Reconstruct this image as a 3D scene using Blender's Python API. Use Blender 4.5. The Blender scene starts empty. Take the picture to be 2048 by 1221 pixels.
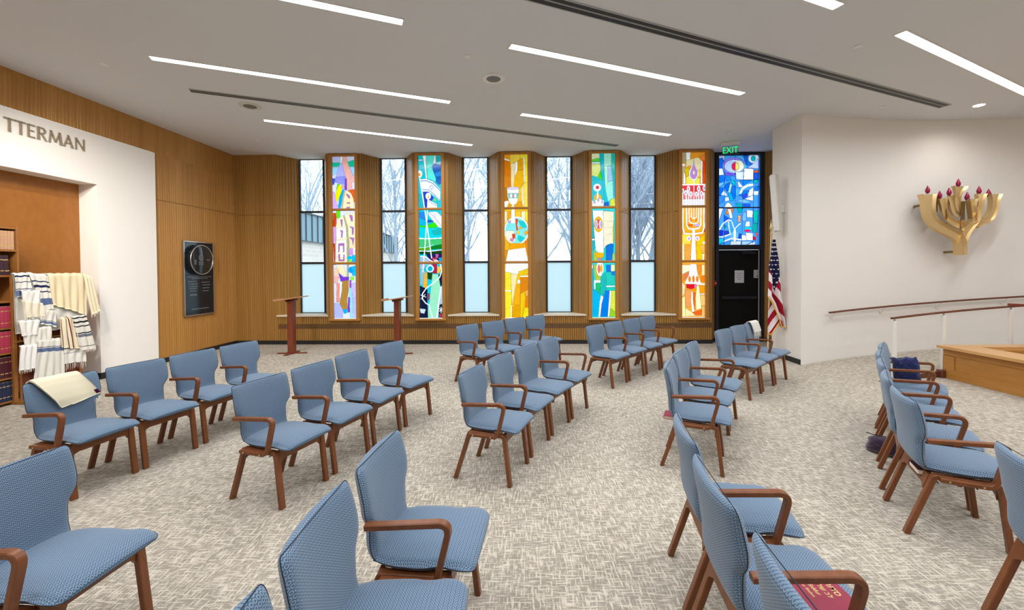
import bpy, math, random
import numpy as np
from mathutils import Vector, Matrix
SC = bpy.context.scene
COL = SC.collection
PI = math.pi
rnd = random.Random(7)
ZC = 4.385                       # ceiling height
FA, FB = 9.7439, -.0231          # far wall line  y = FA + FB*x
LA, LB = -6.8467, .0321          # left wall line x = LA + LB*y

def lin(h):
    h = h.lstrip('#')
    c = [int(h[i:i+2], 16)/255 for i in (0, 2, 4)]
    return tuple(x/12.92 if x <= .04045 else ((x+.055)/1.055)**2.4 for x in c)

# ------------------------------------------------------------ mesh helpers
class MB:
    def __init__(s):
        s.v = []; s.f = []; s.uv = []; s.col = None
    def add(s, vs, fs, uvs=None):
        o = len(s.v)
        s.v += [tuple(p) for p in vs]
        for k, f in enumerate(fs):
            s.f.append([i+o for i in f])
            s.uv.append(uvs[k] if uvs else None)
        return s
    def box(s, c, d, rz=0, rx=0, ry=0, bev=0):
        M = Matrix.Translation(c) @ Matrix.Rotation(rz, 4, 'Z') @ Matrix.Rotation(ry, 4, 'Y') @ Matrix.Rotation(rx, 4, 'X')
        x, y, z = (q/2 for q in d)
        if not bev:
            P = [(-x,-y,-z),(x,-y,-z),(x,y,-z),(-x,y,-z),(-x,-y,z),(x,-y,z),(x,y,z),(-x,y,z)]
            F = [(0,3,2,1),(4,5,6,7),(0,1,5,4),(1,2,6,5),(2,3,7,6),(3,0,4,7)]
        else:
            b = min(bev, x*.9, y*.9, z*.9); P = []; idx = {}
            for sx in (-1,1):
                for sy in (-1,1):
                    for sz in (-1,1):
                        for a in range(3):
                            q = [sx*(x-b), sy*(y-b), sz*(z-b)]; q[a] = (sx,sy,sz)[a]*(x,y,z)[a]
                            idx[(sx,sy,sz,a)] = len(P); P.append(tuple(q))
            F = []
            for a in range(3):
                b1, b2 = [(1,2),(2,0),(0,1)][a]
                for sg in (-1,1):
                    f = []
                    for (p, q) in ((-1,-1),(1,-1),(1,1),(-1,1)):
                        t = [0,0,0]; t[a] = sg; t[b1] = p; t[b2] = q; f.append(idx[(*t, a)])
                    F.append(f if sg > 0 else f[::-1])
            for a in range(3):
                b1, b2 = [(1,2),(2,0),(0,1)][a]
                for p in (-1,1):
                    for q in (-1,1):
                        t1 = [0,0,0]; t2 = [0,0,0]; t1[a] = -1; t2[a] = 1
                        for t in (t1, t2): t[b1] = p; t[b2] = q
                        F.append([idx[(*t1,b1)], idx[(*t2,b1)], idx[(*t2,b2)], idx[(*t1,b2)]])
            for sx in (-1,1):
                for sy in (-1,1):
                    for sz in (-1,1):
                        F.append([idx[(sx,sy,sz,0)], idx[(sx,sy,sz,1)], idx[(sx,sy,sz,2)]])
        return s.add([M @ Vector(p) for p in P], F)
    def bar(s, a, b, w, h, bev=0):
        a = Vector(a); b = Vector(b); d = b-a; L = d.length
        q = d.to_track_quat('X', 'Z').to_matrix().to_4x4()
        t = MB(); t.box((0,0,0), (L, w, h), bev=bev)
        M = Matrix.Translation((a+b)/2) @ q
        return s.add([M @ Vector(p) for p in t.v], t.f)
    def tube(s, path, r, n=8, cap=True):
        path = [Vector(p) for p in path]; m = len(path)
        R = r if isinstance(r, (list, tuple)) else [r]*m
        T = []
        for i in range(m):
            d = path[min(i+1, m-1)]-path[max(i-1, 0)]
            T.append(d.normalized() if d.length > 1e-9 else Vector((0,0,1)))
        up = Vector((0,0,1)) if abs(T[0].z) < .9 else Vector((1,0,0))
        N = (up-T[0]*up.dot(T[0])).normalized(); V = []
        for i in range(m):
            N = (N-T[i]*N.dot(T[i])).normalized(); B = T[i].cross(N)
            for k in range(n):
                a = 2*PI*k/n; V.append(path[i]+(N*math.cos(a)+B*math.sin(a))*R[i])
        F = [[i*n+k, i*n+(k+1)%n, (i+1)*n+(k+1)%n, (i+1)*n+k] for i in range(m-1) for k in range(n)]
        if cap: F += [list(range(n))[::-1], [(m-1)*n+k for k in range(n)]]
        return s.add(V, F)
    def prism(s, poly, axis, a, b):
        """extrude a closed 2D polygon along axis (0,1,2) from a to b"""
        n = len(poly); o = [(1,2),(2,0),(0,1)][axis]; V = []
        for t in (a, b):
            for p in poly:
                q = [0,0,0]; q[axis] = t; q[o[0]] = p[0]; q[o[1]] = p[1]; V.append(q)
        F = [[i, (i+1)%n, n+(i+1)%n, n+i] for i in range(n)] + [list(range(n))[::-1], list(range(n, 2*n))]
        return s.add(V, F)
    def quad(s, a, b, c, d, uv=None):
        return s.add([a, b, c, d], [(0,1,2,3)], [uv] if uv else None)
    def lathe(s, prof, c=(0,0,0), n=24, M=None):
        V = []; m = len(prof)
        for r, z in prof:
            for k in range(n):
                a = 2*PI*k/n; p = Vector((r*math.cos(a), r*math.sin(a), z))
                V.append((M @ p if M else p)+Vector(c))
        F = [[i*n+k, i*n+(k+1)%n, (i+1)*n+(k+1)%n, (i+1)*n+k] for i in range(m-1) for k in range(n)]
        F += [list(range(n))[::-1], [(m-1)*n+k for k in range(n)]]
        return s.add(V, F)
    def build(s, name, mat, parent=None, smooth=False, auto=None):
        me = bpy.data.meshes.new(name); me.from_pydata(s.v, [], s.f); me.update()
        if any(s.uv):
            ul = me.uv_layers.new(name='UVMap'); k = 0
            data = np.zeros(len(me.loops)*2, dtype=np.float32)
            for f, uv in zip(s.f, s.uv):
                for j in range(len(f)):
                    if uv: data[2*k] = uv[j][0]; data[2*k+1] = uv[j][1]
                    k += 1
            ul.data.foreach_set('uv', data)
        if s.col:
            at = me.attributes.new('Col', 'FLOAT_COLOR', 'FACE')
            at.data.foreach_set('color', np.array([(*c, 1) for c in s.col], dtype=np.float32).ravel())
        me.materials.append(mat)
        if smooth:
            me.polygons.foreach_set('use_smooth', [True]*len(me.polygons))
            if auto is not None:
                try: me.set_sharp_from_angle(angle=math.radians(auto))
                except Exception: pass
        o = bpy.data.objects.new(name, me); COL.objects.link(o); o.parent = parent
        return o

def empty(name, loc=(0,0,0), rz=0):
    o = bpy.data.objects.new(name, None); COL.objects.link(o)
    o.location = loc; o.rotation_euler = (0,0,rz); o.empty_display_size = .1
    return o
def tag(o, label=None, cat=None, group=None, kind=None):
    if label: o['label'] = label
    if cat: o['category'] = cat
    if group: o['group'] = group
    if kind: o['kind'] = kind
    return o
def struct(o, label=None):
    o['kind'] = 'structure'
    if label: o['label'] = label
    return o
def copy_tree(o, parent=None):
    c = o.copy(); COL.objects.link(c)
    if parent: c.parent = parent
    for ch in list(o.children): copy_tree(ch, c)
    return c
def text_mesh(body, size=1.0, depth=.01, bold=0, align='LEFT', sx=1.0):
    cu = bpy.data.curves.new('lettering', 'FONT'); cu.body = body; cu.size = size; cu.extrude = depth/2; cu.offset = bold
    cu.align_x = align
    o = bpy.data.objects.new('lettering', cu); COL.objects.link(o)
    bpy.context.view_layer.update()
    me = bpy.data.meshes.new_from_object(o.evaluated_get(bpy.context.evaluated_depsgraph_get()))
    bpy.data.objects.remove(o)
    m = MB(); m.add([(v.co.x*sx, v.co.y, v.co.z) for v in me.vertices], [list(p.vertices) for p in me.polygons])
    bpy.data.meshes.remove(me)
    return m
def xf(m, M):
    m.v = [tuple(M @ Vector(p)) for p in m.v]; return m
def frame(o, xa, ya):
    """matrix with local x along xa, y along ya, z = xa x ya, origin o"""
    xa = Vector(xa).normalized(); ya = Vector(ya).normalized(); za = xa.cross(ya)
    M = Matrix.Identity(4)
    for i, a in enumerate((xa, ya, za)):
        for j in range(3): M[j][i] = a[j]
    M.translation = Vector(o)
    return M

def sheet(fn, nu, nv, th=0, colf=None):
    """thick cloth from fn(u,v) -> point; colf(u,v) -> colour"""
    m = MB(); P = [[Vector(fn(i/nu, j/nv)) for i in range(nu+1)] for j in range(nv+1)]
    def nrm(i, j):
        a = P[j][min(i+1,nu)]-P[j][max(i-1,0)]; b = P[min(j+1,nv)][i]-P[max(j-1,0)][i]
        n = a.cross(b); return n.normalized() if n.length > 1e-9 else Vector((0,0,1))
    V = [P[j][i] for j in range(nv+1) for i in range(nu+1)]
    I = lambda i, j: j*(nu+1)+i
    F = []; C = []; U = []
    for j in range(nv):
        for i in range(nu):
            F.append([I(i,j), I(i+1,j), I(i+1,j+1), I(i,j+1)])
            C.append(colf((i+.5)/nu, (j+.5)/nv) if colf else None)
    if th:
        o = len(V); V2 = [P[j][i]-nrm(i,j)*th for j in range(nv+1) for i in range(nu+1)]
        V += V2; nF = len(F)
        for k in range(nF):
            F.append([q+o for q in F[k]][::-1]); C.append(C[k])
        def side(a, b, c): F.append([a, a+o, b+o, b]); C.append(c)
        for i in range(nu): side(I(i+1,0), I(i,0), C[i]); side(I(i,nv), I(i+1,nv), C[(nv-1)*nu+i])
        for j in range(nv): side(I(0,j), I(0,j+1), C[j*nu]); side(I(nu,j+1), I(nu,j), C[j*nu+nu-1])
    m.add(V, F)
    if colf: m.col = C
    return m

# ------------------------------------------------------------ materials
def mat(name, base=(.5,.5,.5), rough=.5, metal=0, spec=.5):
    m = bpy.data.materials.new(name); m.use_nodes = True
    b = m.node_tree.nodes['Principled BSDF']
    b.inputs['Base Color'].default_value = (*base, 1); b.inputs['Roughness'].default_value = rough
    b.inputs['Metallic'].default_value = metal; b.inputs['Specular IOR Level'].default_value = spec
    return m
def N(m, t, **k):
    n = m.node_tree.nodes.new(t)
    for a, v in k.items():
        if a in n.inputs.keys(): n.inputs[a].default_value = v
        else: setattr(n, a, v)
    return n
def L(m, a, b): m.node_tree.links.new(a, b)
def ramp(m, fac, stops):
    r = N(m, 'ShaderNodeValToRGB'); e = r.color_ramp.elements
    while len(e) < len(stops): e.new(.5)
    for k, (p, c) in enumerate(stops): e[k].position = p; e[k].color = (*c, 1)
    L(m, fac, r.inputs['Fac']); return r.outputs['Color']
def bsdf(m): return m.node_tree.nodes['Principled BSDF']
def bump(m, h, strength=.3, dist=.01):
    b = N(m, 'ShaderNodeBump', Strength=strength, Distance=dist); L(m, h, b.inputs['Height']); L(m, b.outputs['Normal'], bsdf(m).inputs['Normal'])

def wood(name, c1, c2, rough=.42, coord='UV', sc=(40,.8,1), var=.5):
    """streaky veneer; grain runs along the second coordinate (or object z)"""
    m = mat(name, c1, rough, spec=.35)
    tc = N(m, 'ShaderNodeTexCoord'); mp = N(m, 'ShaderNodeMapping'); mp.inputs['Scale'].default_value = sc
    L(m, tc.outputs[coord], mp.inputs['Vector'])
    n1 = N(m, 'ShaderNodeTexNoise', Scale=1.0, Detail=5.0, Roughness=.6); L(m, mp.outputs['Vector'], n1.inputs['Vector'])
    mp2 = N(m, 'ShaderNodeMapping'); mp2.inputs['Scale'].default_value = (sc[0]*.12, sc[1]*.15, sc[2]*.12)
    L(m, tc.outputs[coord], mp2.inputs['Vector'])
    n2 = N(m, 'ShaderNodeTexNoise', Scale=1.0, Detail=2.0); L(m, mp2.outputs['Vector'], n2.inputs['Vector'])
    mx = N(m, 'ShaderNodeMix', data_type='FLOAT'); mx.inputs[0].default_value = .4
    L(m, n1.outputs['Fac'], mx.inputs[2]); L(m, n2.outputs['Fac'], mx.inputs[3])
    c = ramp(m, mx.outputs[0], [(.5-.22*(1.4-var), c2), (.5+.22*(1.4-var), c1)])
    L(m, c, bsdf(m).inputs['Base Color'])
    return m
M = {}
M['wood_far'] = wood('oak veneer far wall', (.44,.235,.065), (.26,.125,.024), sc=(30,.5,1))
M['wood_left'] = wood('oak veneer left wall', (.54,.28,.075), (.36,.16,.034), sc=(24,.4,1))
M['wood_frame'] = wood('oak frame', (.55,.26,.055), (.38,.16,.03), coord='Object', sc=(14,14,1))
M['wood_orange'] = wood('cherry panel', (.37,.145,.028), (.285,.10,.016), sc=(14,7,1), rough=.35, var=.3)
M['wood_chair'] = wood('walnut stained beech', (.235,.080,.027), (.135,.042,.014), coord='Object', sc=(18,18,7), rough=.33)
M['wood_shelf'] = wood('maple shelf', (.33,.14,.035), (.22,.085,.02), coord='Object', sc=(4,4,12))
M['wood_plat'] = wood('oak platform', (.52,.25,.06), (.38,.165,.035), coord='Object', sc=(2,2,22), rough=.35)
M['wood_cap'] = wood('oak cap', (.66,.38,.15), (.52,.27,.09), coord='Object', sc=(14,3,3), rough=.3)
M['wood_red'] = wood('mahogany', (.23,.055,.022), (.15,.032,.013), coord='Object', sc=(16,16,2), rough=.35)
M['wood_redtop'] = wood('mahogany desk', (.55,.29,.15), (.42,.2,.09), coord='Object', sc=(3,20,3), rough=.2)
M['wood_rail'] = wood('handrail walnut', (.17,.06,.03), (.11,.035,.018), coord='Object', sc=(6,6,20), rough=.3)
M['band'] = mat('dark groove wood', (.13,.06,.018), .6)
M['black'] = mat('black vinyl', (.012,.012,.014), .5)
M['black_metal'] = mat('black aluminium', (.012,.012,.018), .4, .0)
M['door_black'] = mat('black painted door', (.006,.006,.006), .7, spec=.15)
M['white_wall'] = mat('warm white paint', (.83,.80,.76), .85, spec=.2)
M['white_portal'] = mat('bright white paint', (.90,.88,.84), .8, spec=.2)
M['ceil'] = mat('ceiling paint', (.70,.715,.735), .9, spec=.1)
M['sill'] = mat('cream laminate', (.78,.70,.56), .35)
M['white_plastic'] = mat('white plastic', (.78,.77,.74), .4)
M['spk'] = mat('speaker grille', (.62,.61,.55), .6)
M['grey_plastic'] = mat('grey plastic', (.42,.42,.41), .5)
M['dkgrey'] = mat('dark grille', (.16,.16,.16), .6)
M['steel'] = mat('brushed steel', (.6,.58,.54), .28, 1)
M['brass'] = mat('brass', (.80,.60,.26), .3, 1)
M['bronze'] = mat('cast bronze', (.76,.55,.27), .38, .8)
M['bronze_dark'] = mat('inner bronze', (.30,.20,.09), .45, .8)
M['letter'] = mat('brushed bronze letters', (.40,.32,.22), .4, .7)
M['flame'] = mat('ruby glass flame', (.30,.005,.06), .12)
M['red'] = mat('red alarm', (.5,.01,.01), .4)
M['plaque'] = mat('black glass plaque', (.010,.014,.02), .12)
M['plaque_txt'] = mat('etched lettering', (.20,.23,.26), .5)
M['card'] = mat('dim exhibit card', (.07,.075,.08), .3)
M['glass_dark'] = mat('smoked glass', (.02,.022,.025), .06)
M['paper'] = mat('paper', (.60,.60,.66), .8)
M['ink'] = mat('ink', (.22,.22,.26), .8)
M['shellblack'] = mat('black seat shell', (.010,.011,.014), .6)
M['pages'] = mat('book pages', (.80,.72,.58), .8)
M['gold'] = mat('gold foil', (.85,.62,.26), .35, .6)
for k, c in dict(tan='b98f6e', maroon='8e1f34', wine='4a1420', navy='1b2745', plum='33141f', red2='a8304a', burg='8c1c3c', teal='234a52').items():
    M['bk_'+k] = mat('book cloth '+k, lin(c), .6)
M['fringe'] = mat('cotton fringe', (.80,.76,.68), .9)
M['goldfringe'] = mat('gold fringe', (.78,.48,.08), .6)
def emis(name, col, st):
    m = bpy.data.materials.new(name); m.use_nodes = True; nt = m.node_tree; nt.nodes.clear()
    e = nt.nodes.new('ShaderNodeEmission'); o = nt.nodes.new('ShaderNodeOutputMaterial')
    e.inputs['Color'].default_value = (*col, 1); e.inputs['Strength'].default_value = st
    nt.links.new(e.outputs[0], o.inputs[0]); return m
STRIP = 6.0
M['strip'] = emis('led diffuser', (.99,.99,1.0), STRIP)
M['exit'] = emis('exit letters lit', (.02,1,.22), 1.1)
M['down'] = emis('downlight lens', (1,.93,.85), 14)

# wall paint with faint roller texture
for k in ('white_wall', 'ceil'):
    m = M[k]; tc = N(m, 'ShaderNodeTexCoord'); n = N(m, 'ShaderNodeTexNoise', Scale=120.0, Detail=2.0)
    L(m, tc.outputs['Object'], n.inputs['Vector']); bump(m, n.outputs['Fac'], .08, .002)

# carpet: cream hatching on taupe
def carpet():
    m = mat('patterned carpet', (.5,.45,.4), .97, spec=.05)
    tc = N(m, 'ShaderNodeTexCoord'); fs = []
    def hatch(rot, scl, sc2, lo, hi, off=0):
        mp = N(m, 'ShaderNodeMapping'); mp.inputs['Rotation'].default_value = (0,0,rot); mp.inputs['Scale'].default_value = scl
        mp.inputs['Location'].default_value = (off, off*1.7, 0)
        L(m, tc.outputs['Object'], mp.inputs['Vector'])
        n = N(m, 'ShaderNodeTexNoise', Scale=sc2, Detail=3.0, Roughness=.6); L(m, mp.outputs['Vector'], n.inputs['Vector'])
        r = N(m, 'ShaderNodeMapRange'); r.inputs['From Min'].default_value = lo; r.inputs['From Max'].default_value = hi
        L(m, n.outputs['Fac'], r.inputs['Value']); return r.outputs['Result']
    a = hatch(.12, (11, 88, 1), 1.0, .50, .62)
    b = hatch(.12, (88, 11, 1), 1.0, .50, .62, 5)
    c = hatch(.0, (3, 3, 1), 1.0, .35, .65, 9)
    mxx = N(m, 'ShaderNodeMath', operation='MAXIMUM'); L(m, a, mxx.inputs[0]); L(m, b, mxx.inputs[1])
    pile = N(m, 'ShaderNodeTexNoise', Scale=260.0, Detail=2.0); L(m, tc.outputs['Object'], pile.inputs['Vector'])
    k = N(m, 'ShaderNodeMath', operation='MULTIPLY'); L(m, mxx.outputs[0], k.inputs[0])
    pr = N(m, 'ShaderNodeMapRange'); pr.inputs['From Min'].default_value = .3; pr.inputs['From Max'].default_value = .6; pr.inputs['To Min'].default_value = .45
    L(m, pile.outputs['Fac'], pr.inputs['Value']); L(m, pr.outputs['Result'], k.inputs[1])
    mx = N(m, 'ShaderNodeMix', data_type='RGBA'); L(m, k.outputs[0], mx.inputs[0])
    g = ramp(m, c, [(0, (.285,.255,.21)), (1, (.35,.315,.265))]); L(m, g, mx.inputs[6])
    mx.inputs[7].default_value = (.70,.64,.54,1)
    L(m, mx.outputs[2], bsdf(m).inputs['Base Color']); bump(m, pile.outputs['Fac'], .5, .004)
    return m
M['carpet'] = carpet()

def fabric():
    m = mat('blue lattice upholstery', (.1,.2,.3), .85, spec=.25)
    tc = N(m, 'ShaderNodeTexCoord'); mp = N(m, 'ShaderNodeMapping'); mp.inputs['Scale'].default_value = (75, 66, 1)
    L(m, tc.outputs['UV'], mp.inputs['Vector'])
    # brick-staggered dots: shift every other row
    sp = N(m, 'ShaderNodeSeparateXYZ'); L(m, mp.outputs['Vector'], sp.inputs[0])
    fl = N(m, 'ShaderNodeMath', operation='FLOOR'); L(m, sp.outputs['Y'], fl.inputs[0])
    md = N(m, 'ShaderNodeMath', operation='MULTIPLY'); L(m, fl.outputs[0], md.inputs[0]); md.inputs[1].default_value = .5
    ad = N(m, 'ShaderNodeMath', operation='ADD'); L(m, sp.outputs['X'], ad.inputs[0]); L(m, md.outputs[0], ad.inputs[1])
    fx = N(m, 'ShaderNodeMath', operation='FRACT'); L(m, ad.outputs[0], fx.inputs[0])
    fy = N(m, 'ShaderNodeMath', operation='FRACT'); L(m, sp.outputs['Y'], fy.inputs[0])
    cb = N(m, 'ShaderNodeCombineXYZ'); L(m, fx.outputs[0], cb.inputs[0]); L(m, fy.outputs[0], cb.inputs[1])
    ds = N(m, 'ShaderNodeVectorMath', operation='DISTANCE'); L(m, cb.outputs[0], ds.inputs[0]); ds.inputs[1].default_value = (.5,.5,0)
    c = ramp(m, ds.outputs['Value'], [(.0, (.062,.122,.208)), (.20, (.058,.117,.202)), (.34, (.27,.36,.46)), (.50, (.054,.108,.190))])
    n = N(m, 'ShaderNodeTexNoise', Scale=3.0, Detail=2.0); L(m, tc.outputs['UV'], n.inputs['Vector'])
    L(m, c, bsdf(m).inputs['Base Color'])
    bump(m, ds.outputs['Value'], .25, .002)
    bsdf(m).inputs['Sheen Weight'].default_value = .25
    return m
M['fabric'] = fabric()
M['piping'] = mat('navy piping', (.012,.022,.04), .8)

def attr_mat(name, rough=.9, trans=False):
    m = mat(name, (.5,.5,.5), rough, spec=.15)
    a = N(m, 'ShaderNodeAttribute', attribute_name='Col'); L(m, a.outputs['Color'], bsdf(m).inputs['Base Color'])
    return m
M['cloth'] = attr_mat('woven cloth')
n_ = N(M['cloth'], 'ShaderNodeTexNoise', Scale=300.0, Detail=2.0); tc_ = N(M['cloth'], 'ShaderNodeTexCoord')
L(M['cloth'], tc_.outputs['Object'], n_.inputs['Vector']); bump(M['cloth'], n_.outputs['Fac'], .3, .003)

def stained():
    m = bpy.data.materials.new('stained glass'); m.use_nodes = True; nt = m.node_tree; nt.nodes.clear()
    a = nt.nodes.new('ShaderNodeAttribute'); a.attribute_name = 'Col'
    tc = nt.nodes.new('ShaderNodeTexCoord'); n = nt.nodes.new('ShaderNodeTexNoise'); n.inputs['Scale'].default_value = 9; n.inputs['Detail'].default_value = 3
    nt.links.new(tc.outputs['Object'], n.inputs['Vector'])
    mr = nt.nodes.new('ShaderNodeMapRange'); mr.inputs['From Min'].default_value = .3; mr.inputs['From Max'].default_value = .7
    mr.inputs['To Min'].default_value = .9; mr.inputs['To Max'].default_value = 1.0; nt.links.new(n.outputs['Fac'], mr.inputs['Value'])
    mu = nt.nodes.new('ShaderNodeVectorMath'); mu.operation = 'SCALE'
    nt.links.new(a.outputs['Color'], mu.inputs[0]); nt.links.new(mr.outputs['Result'], mu.inputs['Scale'])
    t = nt.nodes.new('ShaderNodeBsdfTranslucent'); g = nt.nodes.new('ShaderNodeBsdfGlossy'); g.inputs['Roughness'].default_value = .15
    mx = nt.nodes.new('ShaderNodeMixShader'); mx.inputs[0].default_value = .03
    o = nt.nodes.new('ShaderNodeOutputMaterial')
    nt.links.new(mu.outputs[0], t.inputs['Color']); nt.links.new(t.outputs[0], mx.inputs[1]); nt.links.new(g.outputs[0], mx.inputs[2]); nt.links.new(mx.outputs[0], o.inputs[0])
    return m
M['stained'] = stained()
def clearglass(name, tint=(1,1,1), refl=1.0):
    m = bpy.data.materials.new(name); m.use_nodes = True; nt = m.node_tree; nt.nodes.clear()
    t = nt.nodes.new('ShaderNodeBsdfTransparent'); t.inputs[0].default_value = (*tint, 1)
    g = nt.nodes.new('ShaderNodeBsdfGlossy'); g.inputs['Roughness'].default_value = .0
    f = nt.nodes.new('ShaderNodeFresnel'); f.inputs[0].default_value = 1.5
    mx = nt.nodes.new('ShaderNodeMixShader'); o = nt.nodes.new('ShaderNodeOutputMaterial')
    nt.links.new(f.outputs[0], mx.inputs[0]); nt.links.new(t.outputs[0], mx.inputs[1]); nt.links.new(g.outputs[0], mx.inputs[2]); nt.links.new(mx.outputs[0], o.inputs[0])
    return m
M['clear'] = clearglass('clear glass', (.90,.96,1.0))
def frosted():
    m = bpy.data.materials.new('frosted glass'); m.use_nodes = True; nt = m.node_tree; nt.nodes.clear()
    t = nt.nodes.new('ShaderNodeBsdfTranslucent'); t.inputs[0].default_value = (.46,.58,.62,1)
    g = nt.nodes.new('ShaderNodeBsdfGlossy'); g.inputs['Roughness'].default_value = .3
    mx = nt.nodes.new('ShaderNodeMixShader'); mx.inputs[0].default_value = .04; o = nt.nodes.new('ShaderNodeOutputMaterial')
    nt.links.new(t.outputs[0], mx.inputs[1]); nt.links.new(g.outputs[0], mx.inputs[2]); nt.links.new(mx.outputs[0], o.inputs[0])
    return m
M['frost'] = frosted()
M['acrylic'] = clearglass('clear acrylic', (.85,.9,.88))

# world: bright overcast winter sky
W = bpy.data.worlds.new('overcast'); SC.world = W; W.use_nodes = True
bg = W.node_tree.nodes['Background']; bg.inputs[0].default_value = (.82,.93,1.0,1); bg.inputs[1].default_value = 3.1
# ============================================================ SETTING
def Wp(s, d, z):
    """point on the far (window) wall: s along it, d metres outward from its front plane"""
    k = math.hypot(1, FB)
    return Vector((s/k - FB*d/k*0 + .0231*d, FA + FB*s/k + d, z))
def ribbed(m, A, B, z0, z1, pitch=.05, depth=.011, u0=0, gap=0):
    """fluted veneer between ground points A,B (room on the left of A->B normal)"""
    A = Vector((A[0], A[1], 0)); B = Vector((B[0], B[1], 0)); d = B-A; Lr = d.length; t = d/Lr; n = Vector((t.y, -t.x, 0))
    k = max(1, round(Lr/pitch)); w = Lr/k; pts = []
    for i in range(k):
        x = i*w
        pts += [(x, -depth), (x+w*.10, -depth), (x+w*.2, 0), (x+w*.9, 0)]
    pts.append((Lr, -depth))
    V = []; F = []; U = []
    for z in (z0, z1):
        for x, h in pts:
            p = A+t*x+n*h; V.append((p.x, p.y, z))
    q = len(pts)
    for i in range(q-1):
        F.append([i, i+1, q+i+1, q+i]); U.append([(u0+pts[i][0], z0), (u0+pts[i+1][0], z0), (u0+pts[i+1][0], z1), (u0+pts[i][0], z1)])
    m.add(V, F, U)
def flat(m, A, B, z0, z1, u0=0):
    Lr = math.hypot(B[0]-A[0], B[1]-A[1])
    m.quad((A[0],A[1],z0),(B[0],B[1],z0),(B[0],B[1],z1),(A[0],A[1],z1), [(u0,z0),(u0+Lr,z0),(u0+Lr,z1),(u0,z1)])

CC = Vector((7.667, -1.585)); CR = 9.426                     # centre and radius of the curved wall
def arc(x, r=CR): return Vector((x, CC.y+math.sqrt(max(0, r*r-(x-CC.x)**2))))
def ramp_z(x): return max(0, min(.46, (x-4.98)*.0695))

# floor and ceiling
m = MB(); m.box((2.7, 2.4, -.1), (20, 15.6, .2)); o = m.build('floor', M['carpet']); struct(o, 'grey-beige carpet with cream cross-hatched pattern')
m = MB()
m.box((2.7, 2.6, ZC+.1), (20, 15.4, .2)); o = m.build('ceiling', M['ceil']); struct(o, 'plain pale grey painted ceiling')
# exterior ground
m = MB(); m.box((0, 60, -.16), (160, 99, .1)); o = m.build('ground', mat('winter grass', (.50,.50,.46), .95)); struct(o, 'pale winter lawn outside the windows')

# left wall
lx = lambda y: LA+LB*y
m = MB()
YB = 7.79
ribbed(m, (lx(YB), YB), (-6.529, 9.93), .09, 3.018, .05, .006)
ribbed(m, (lx(2.2), 2.2), (-6.527, 9.93), 3.03 if False else 3.87, ZC, .05, .006)
ribbed(m, (lx(YB), YB), (-6.527, 9.93), 3.03, 3.87, .05, .006)
flat(m, (lx(YB)-.012, YB), (-6.541, 9.95), 0, ZC)
flat(m, (lx(-5)-.0, -5), (lx(2.2), 2.2), 0, ZC)
o = m.build('wall_left', M['wood_left']); struct(o, 'fluted oak veneer wall on the left')
m = MB(); m.bar((lx(YB)+.008, YB, .045), (-6.529+.008, 9.895, .045), .012, .09); o = m.build('baseboard_left', M['black']); struct(o, 'black baseboard of the left wall')

# white portal with the niche (opening y 2.4..6.74, z < 3.08)
m = MB(); th = .03; ND = .26
def px(y, off=0): return lx(y)+off
def pbox(m, y0, y1, z0, z1, x_in, x_out):
    P = [(px(y0,x_in),y0,z0),(px(y0,x_out),y0,z0),(px(y1,x_out),y1,z0),(px(y1,x_in),y1,z0)]
    P += [(a,b,z1) for a,b,_ in P]
    m.add(P, [(0,3,2,1),(4,5,6,7),(0,1,5,4),(1,2,6,5),(2,3,7,6),(3,0,4,7)])
pbox(m, 6.74, YB, .0, 3.08, -ND, th)
pbox(m, 2.2, YB, 3.08, 3.86, -ND, th)
pbox(m, 2.2, 2.4, 0, 3.08, -ND, th)
o = m.build('wall_portal', M['white_portal']); struct(o, 'bright white portal around the book niche')
m = MB(); pbox(m, 6.73, YB+.005, 0, .1, -ND+.02, th+.008); o = m.build('baseboard_portal', M['black']); struct(o)
m = MB(); a = (px(2.4,-ND+.0), 2.4); b = (px(6.74,-ND), 6.74); flat(m, a, b, 0, 3.08)
o = m.build('wall_niche', M['wood_orange']); struct(o, 'orange wood panelling at the back of the niche')
m = MB(); m.box((px(5.47,-ND+.004), 5.47, 1.55), (.008, .012, 3.05)); o = m.build('trim_1', M['brass']); struct(o, 'thin seam in the niche panelling')

# far wall ------------------------------------------------------------
PC = [-3.966, -1.977, -.012, 1.967, 3.99]; PW = .415          # stained glass piers
WC = [-4.94, -2.962, -.984, .994, 2.972]; WH = .30; WD = .47    # clear windows
GH = .268; GZ0, GZ1 = .603, 4.325                               # stained glass half width and heights
edges = [-5.54]
for c in PC: edges += [c-PW, c+PW]
SILL = .672
wf = MB()
def seg(s0, d0, s1, d1, z0, z1, u0=0, pitch=.05, dep=.010):
    a = Wp(s0, d0, 0); b = Wp(s1, d1, 0); ribbed(wf, a, b, z0, z1, pitch, dep, u0)
    a2 = Wp(s0, d0+.02, 0); b2 = Wp(s1, d1+.02, 0); flat(wf, a2, b2, z0, z1+.02, u0)
JT = 3.0
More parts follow.
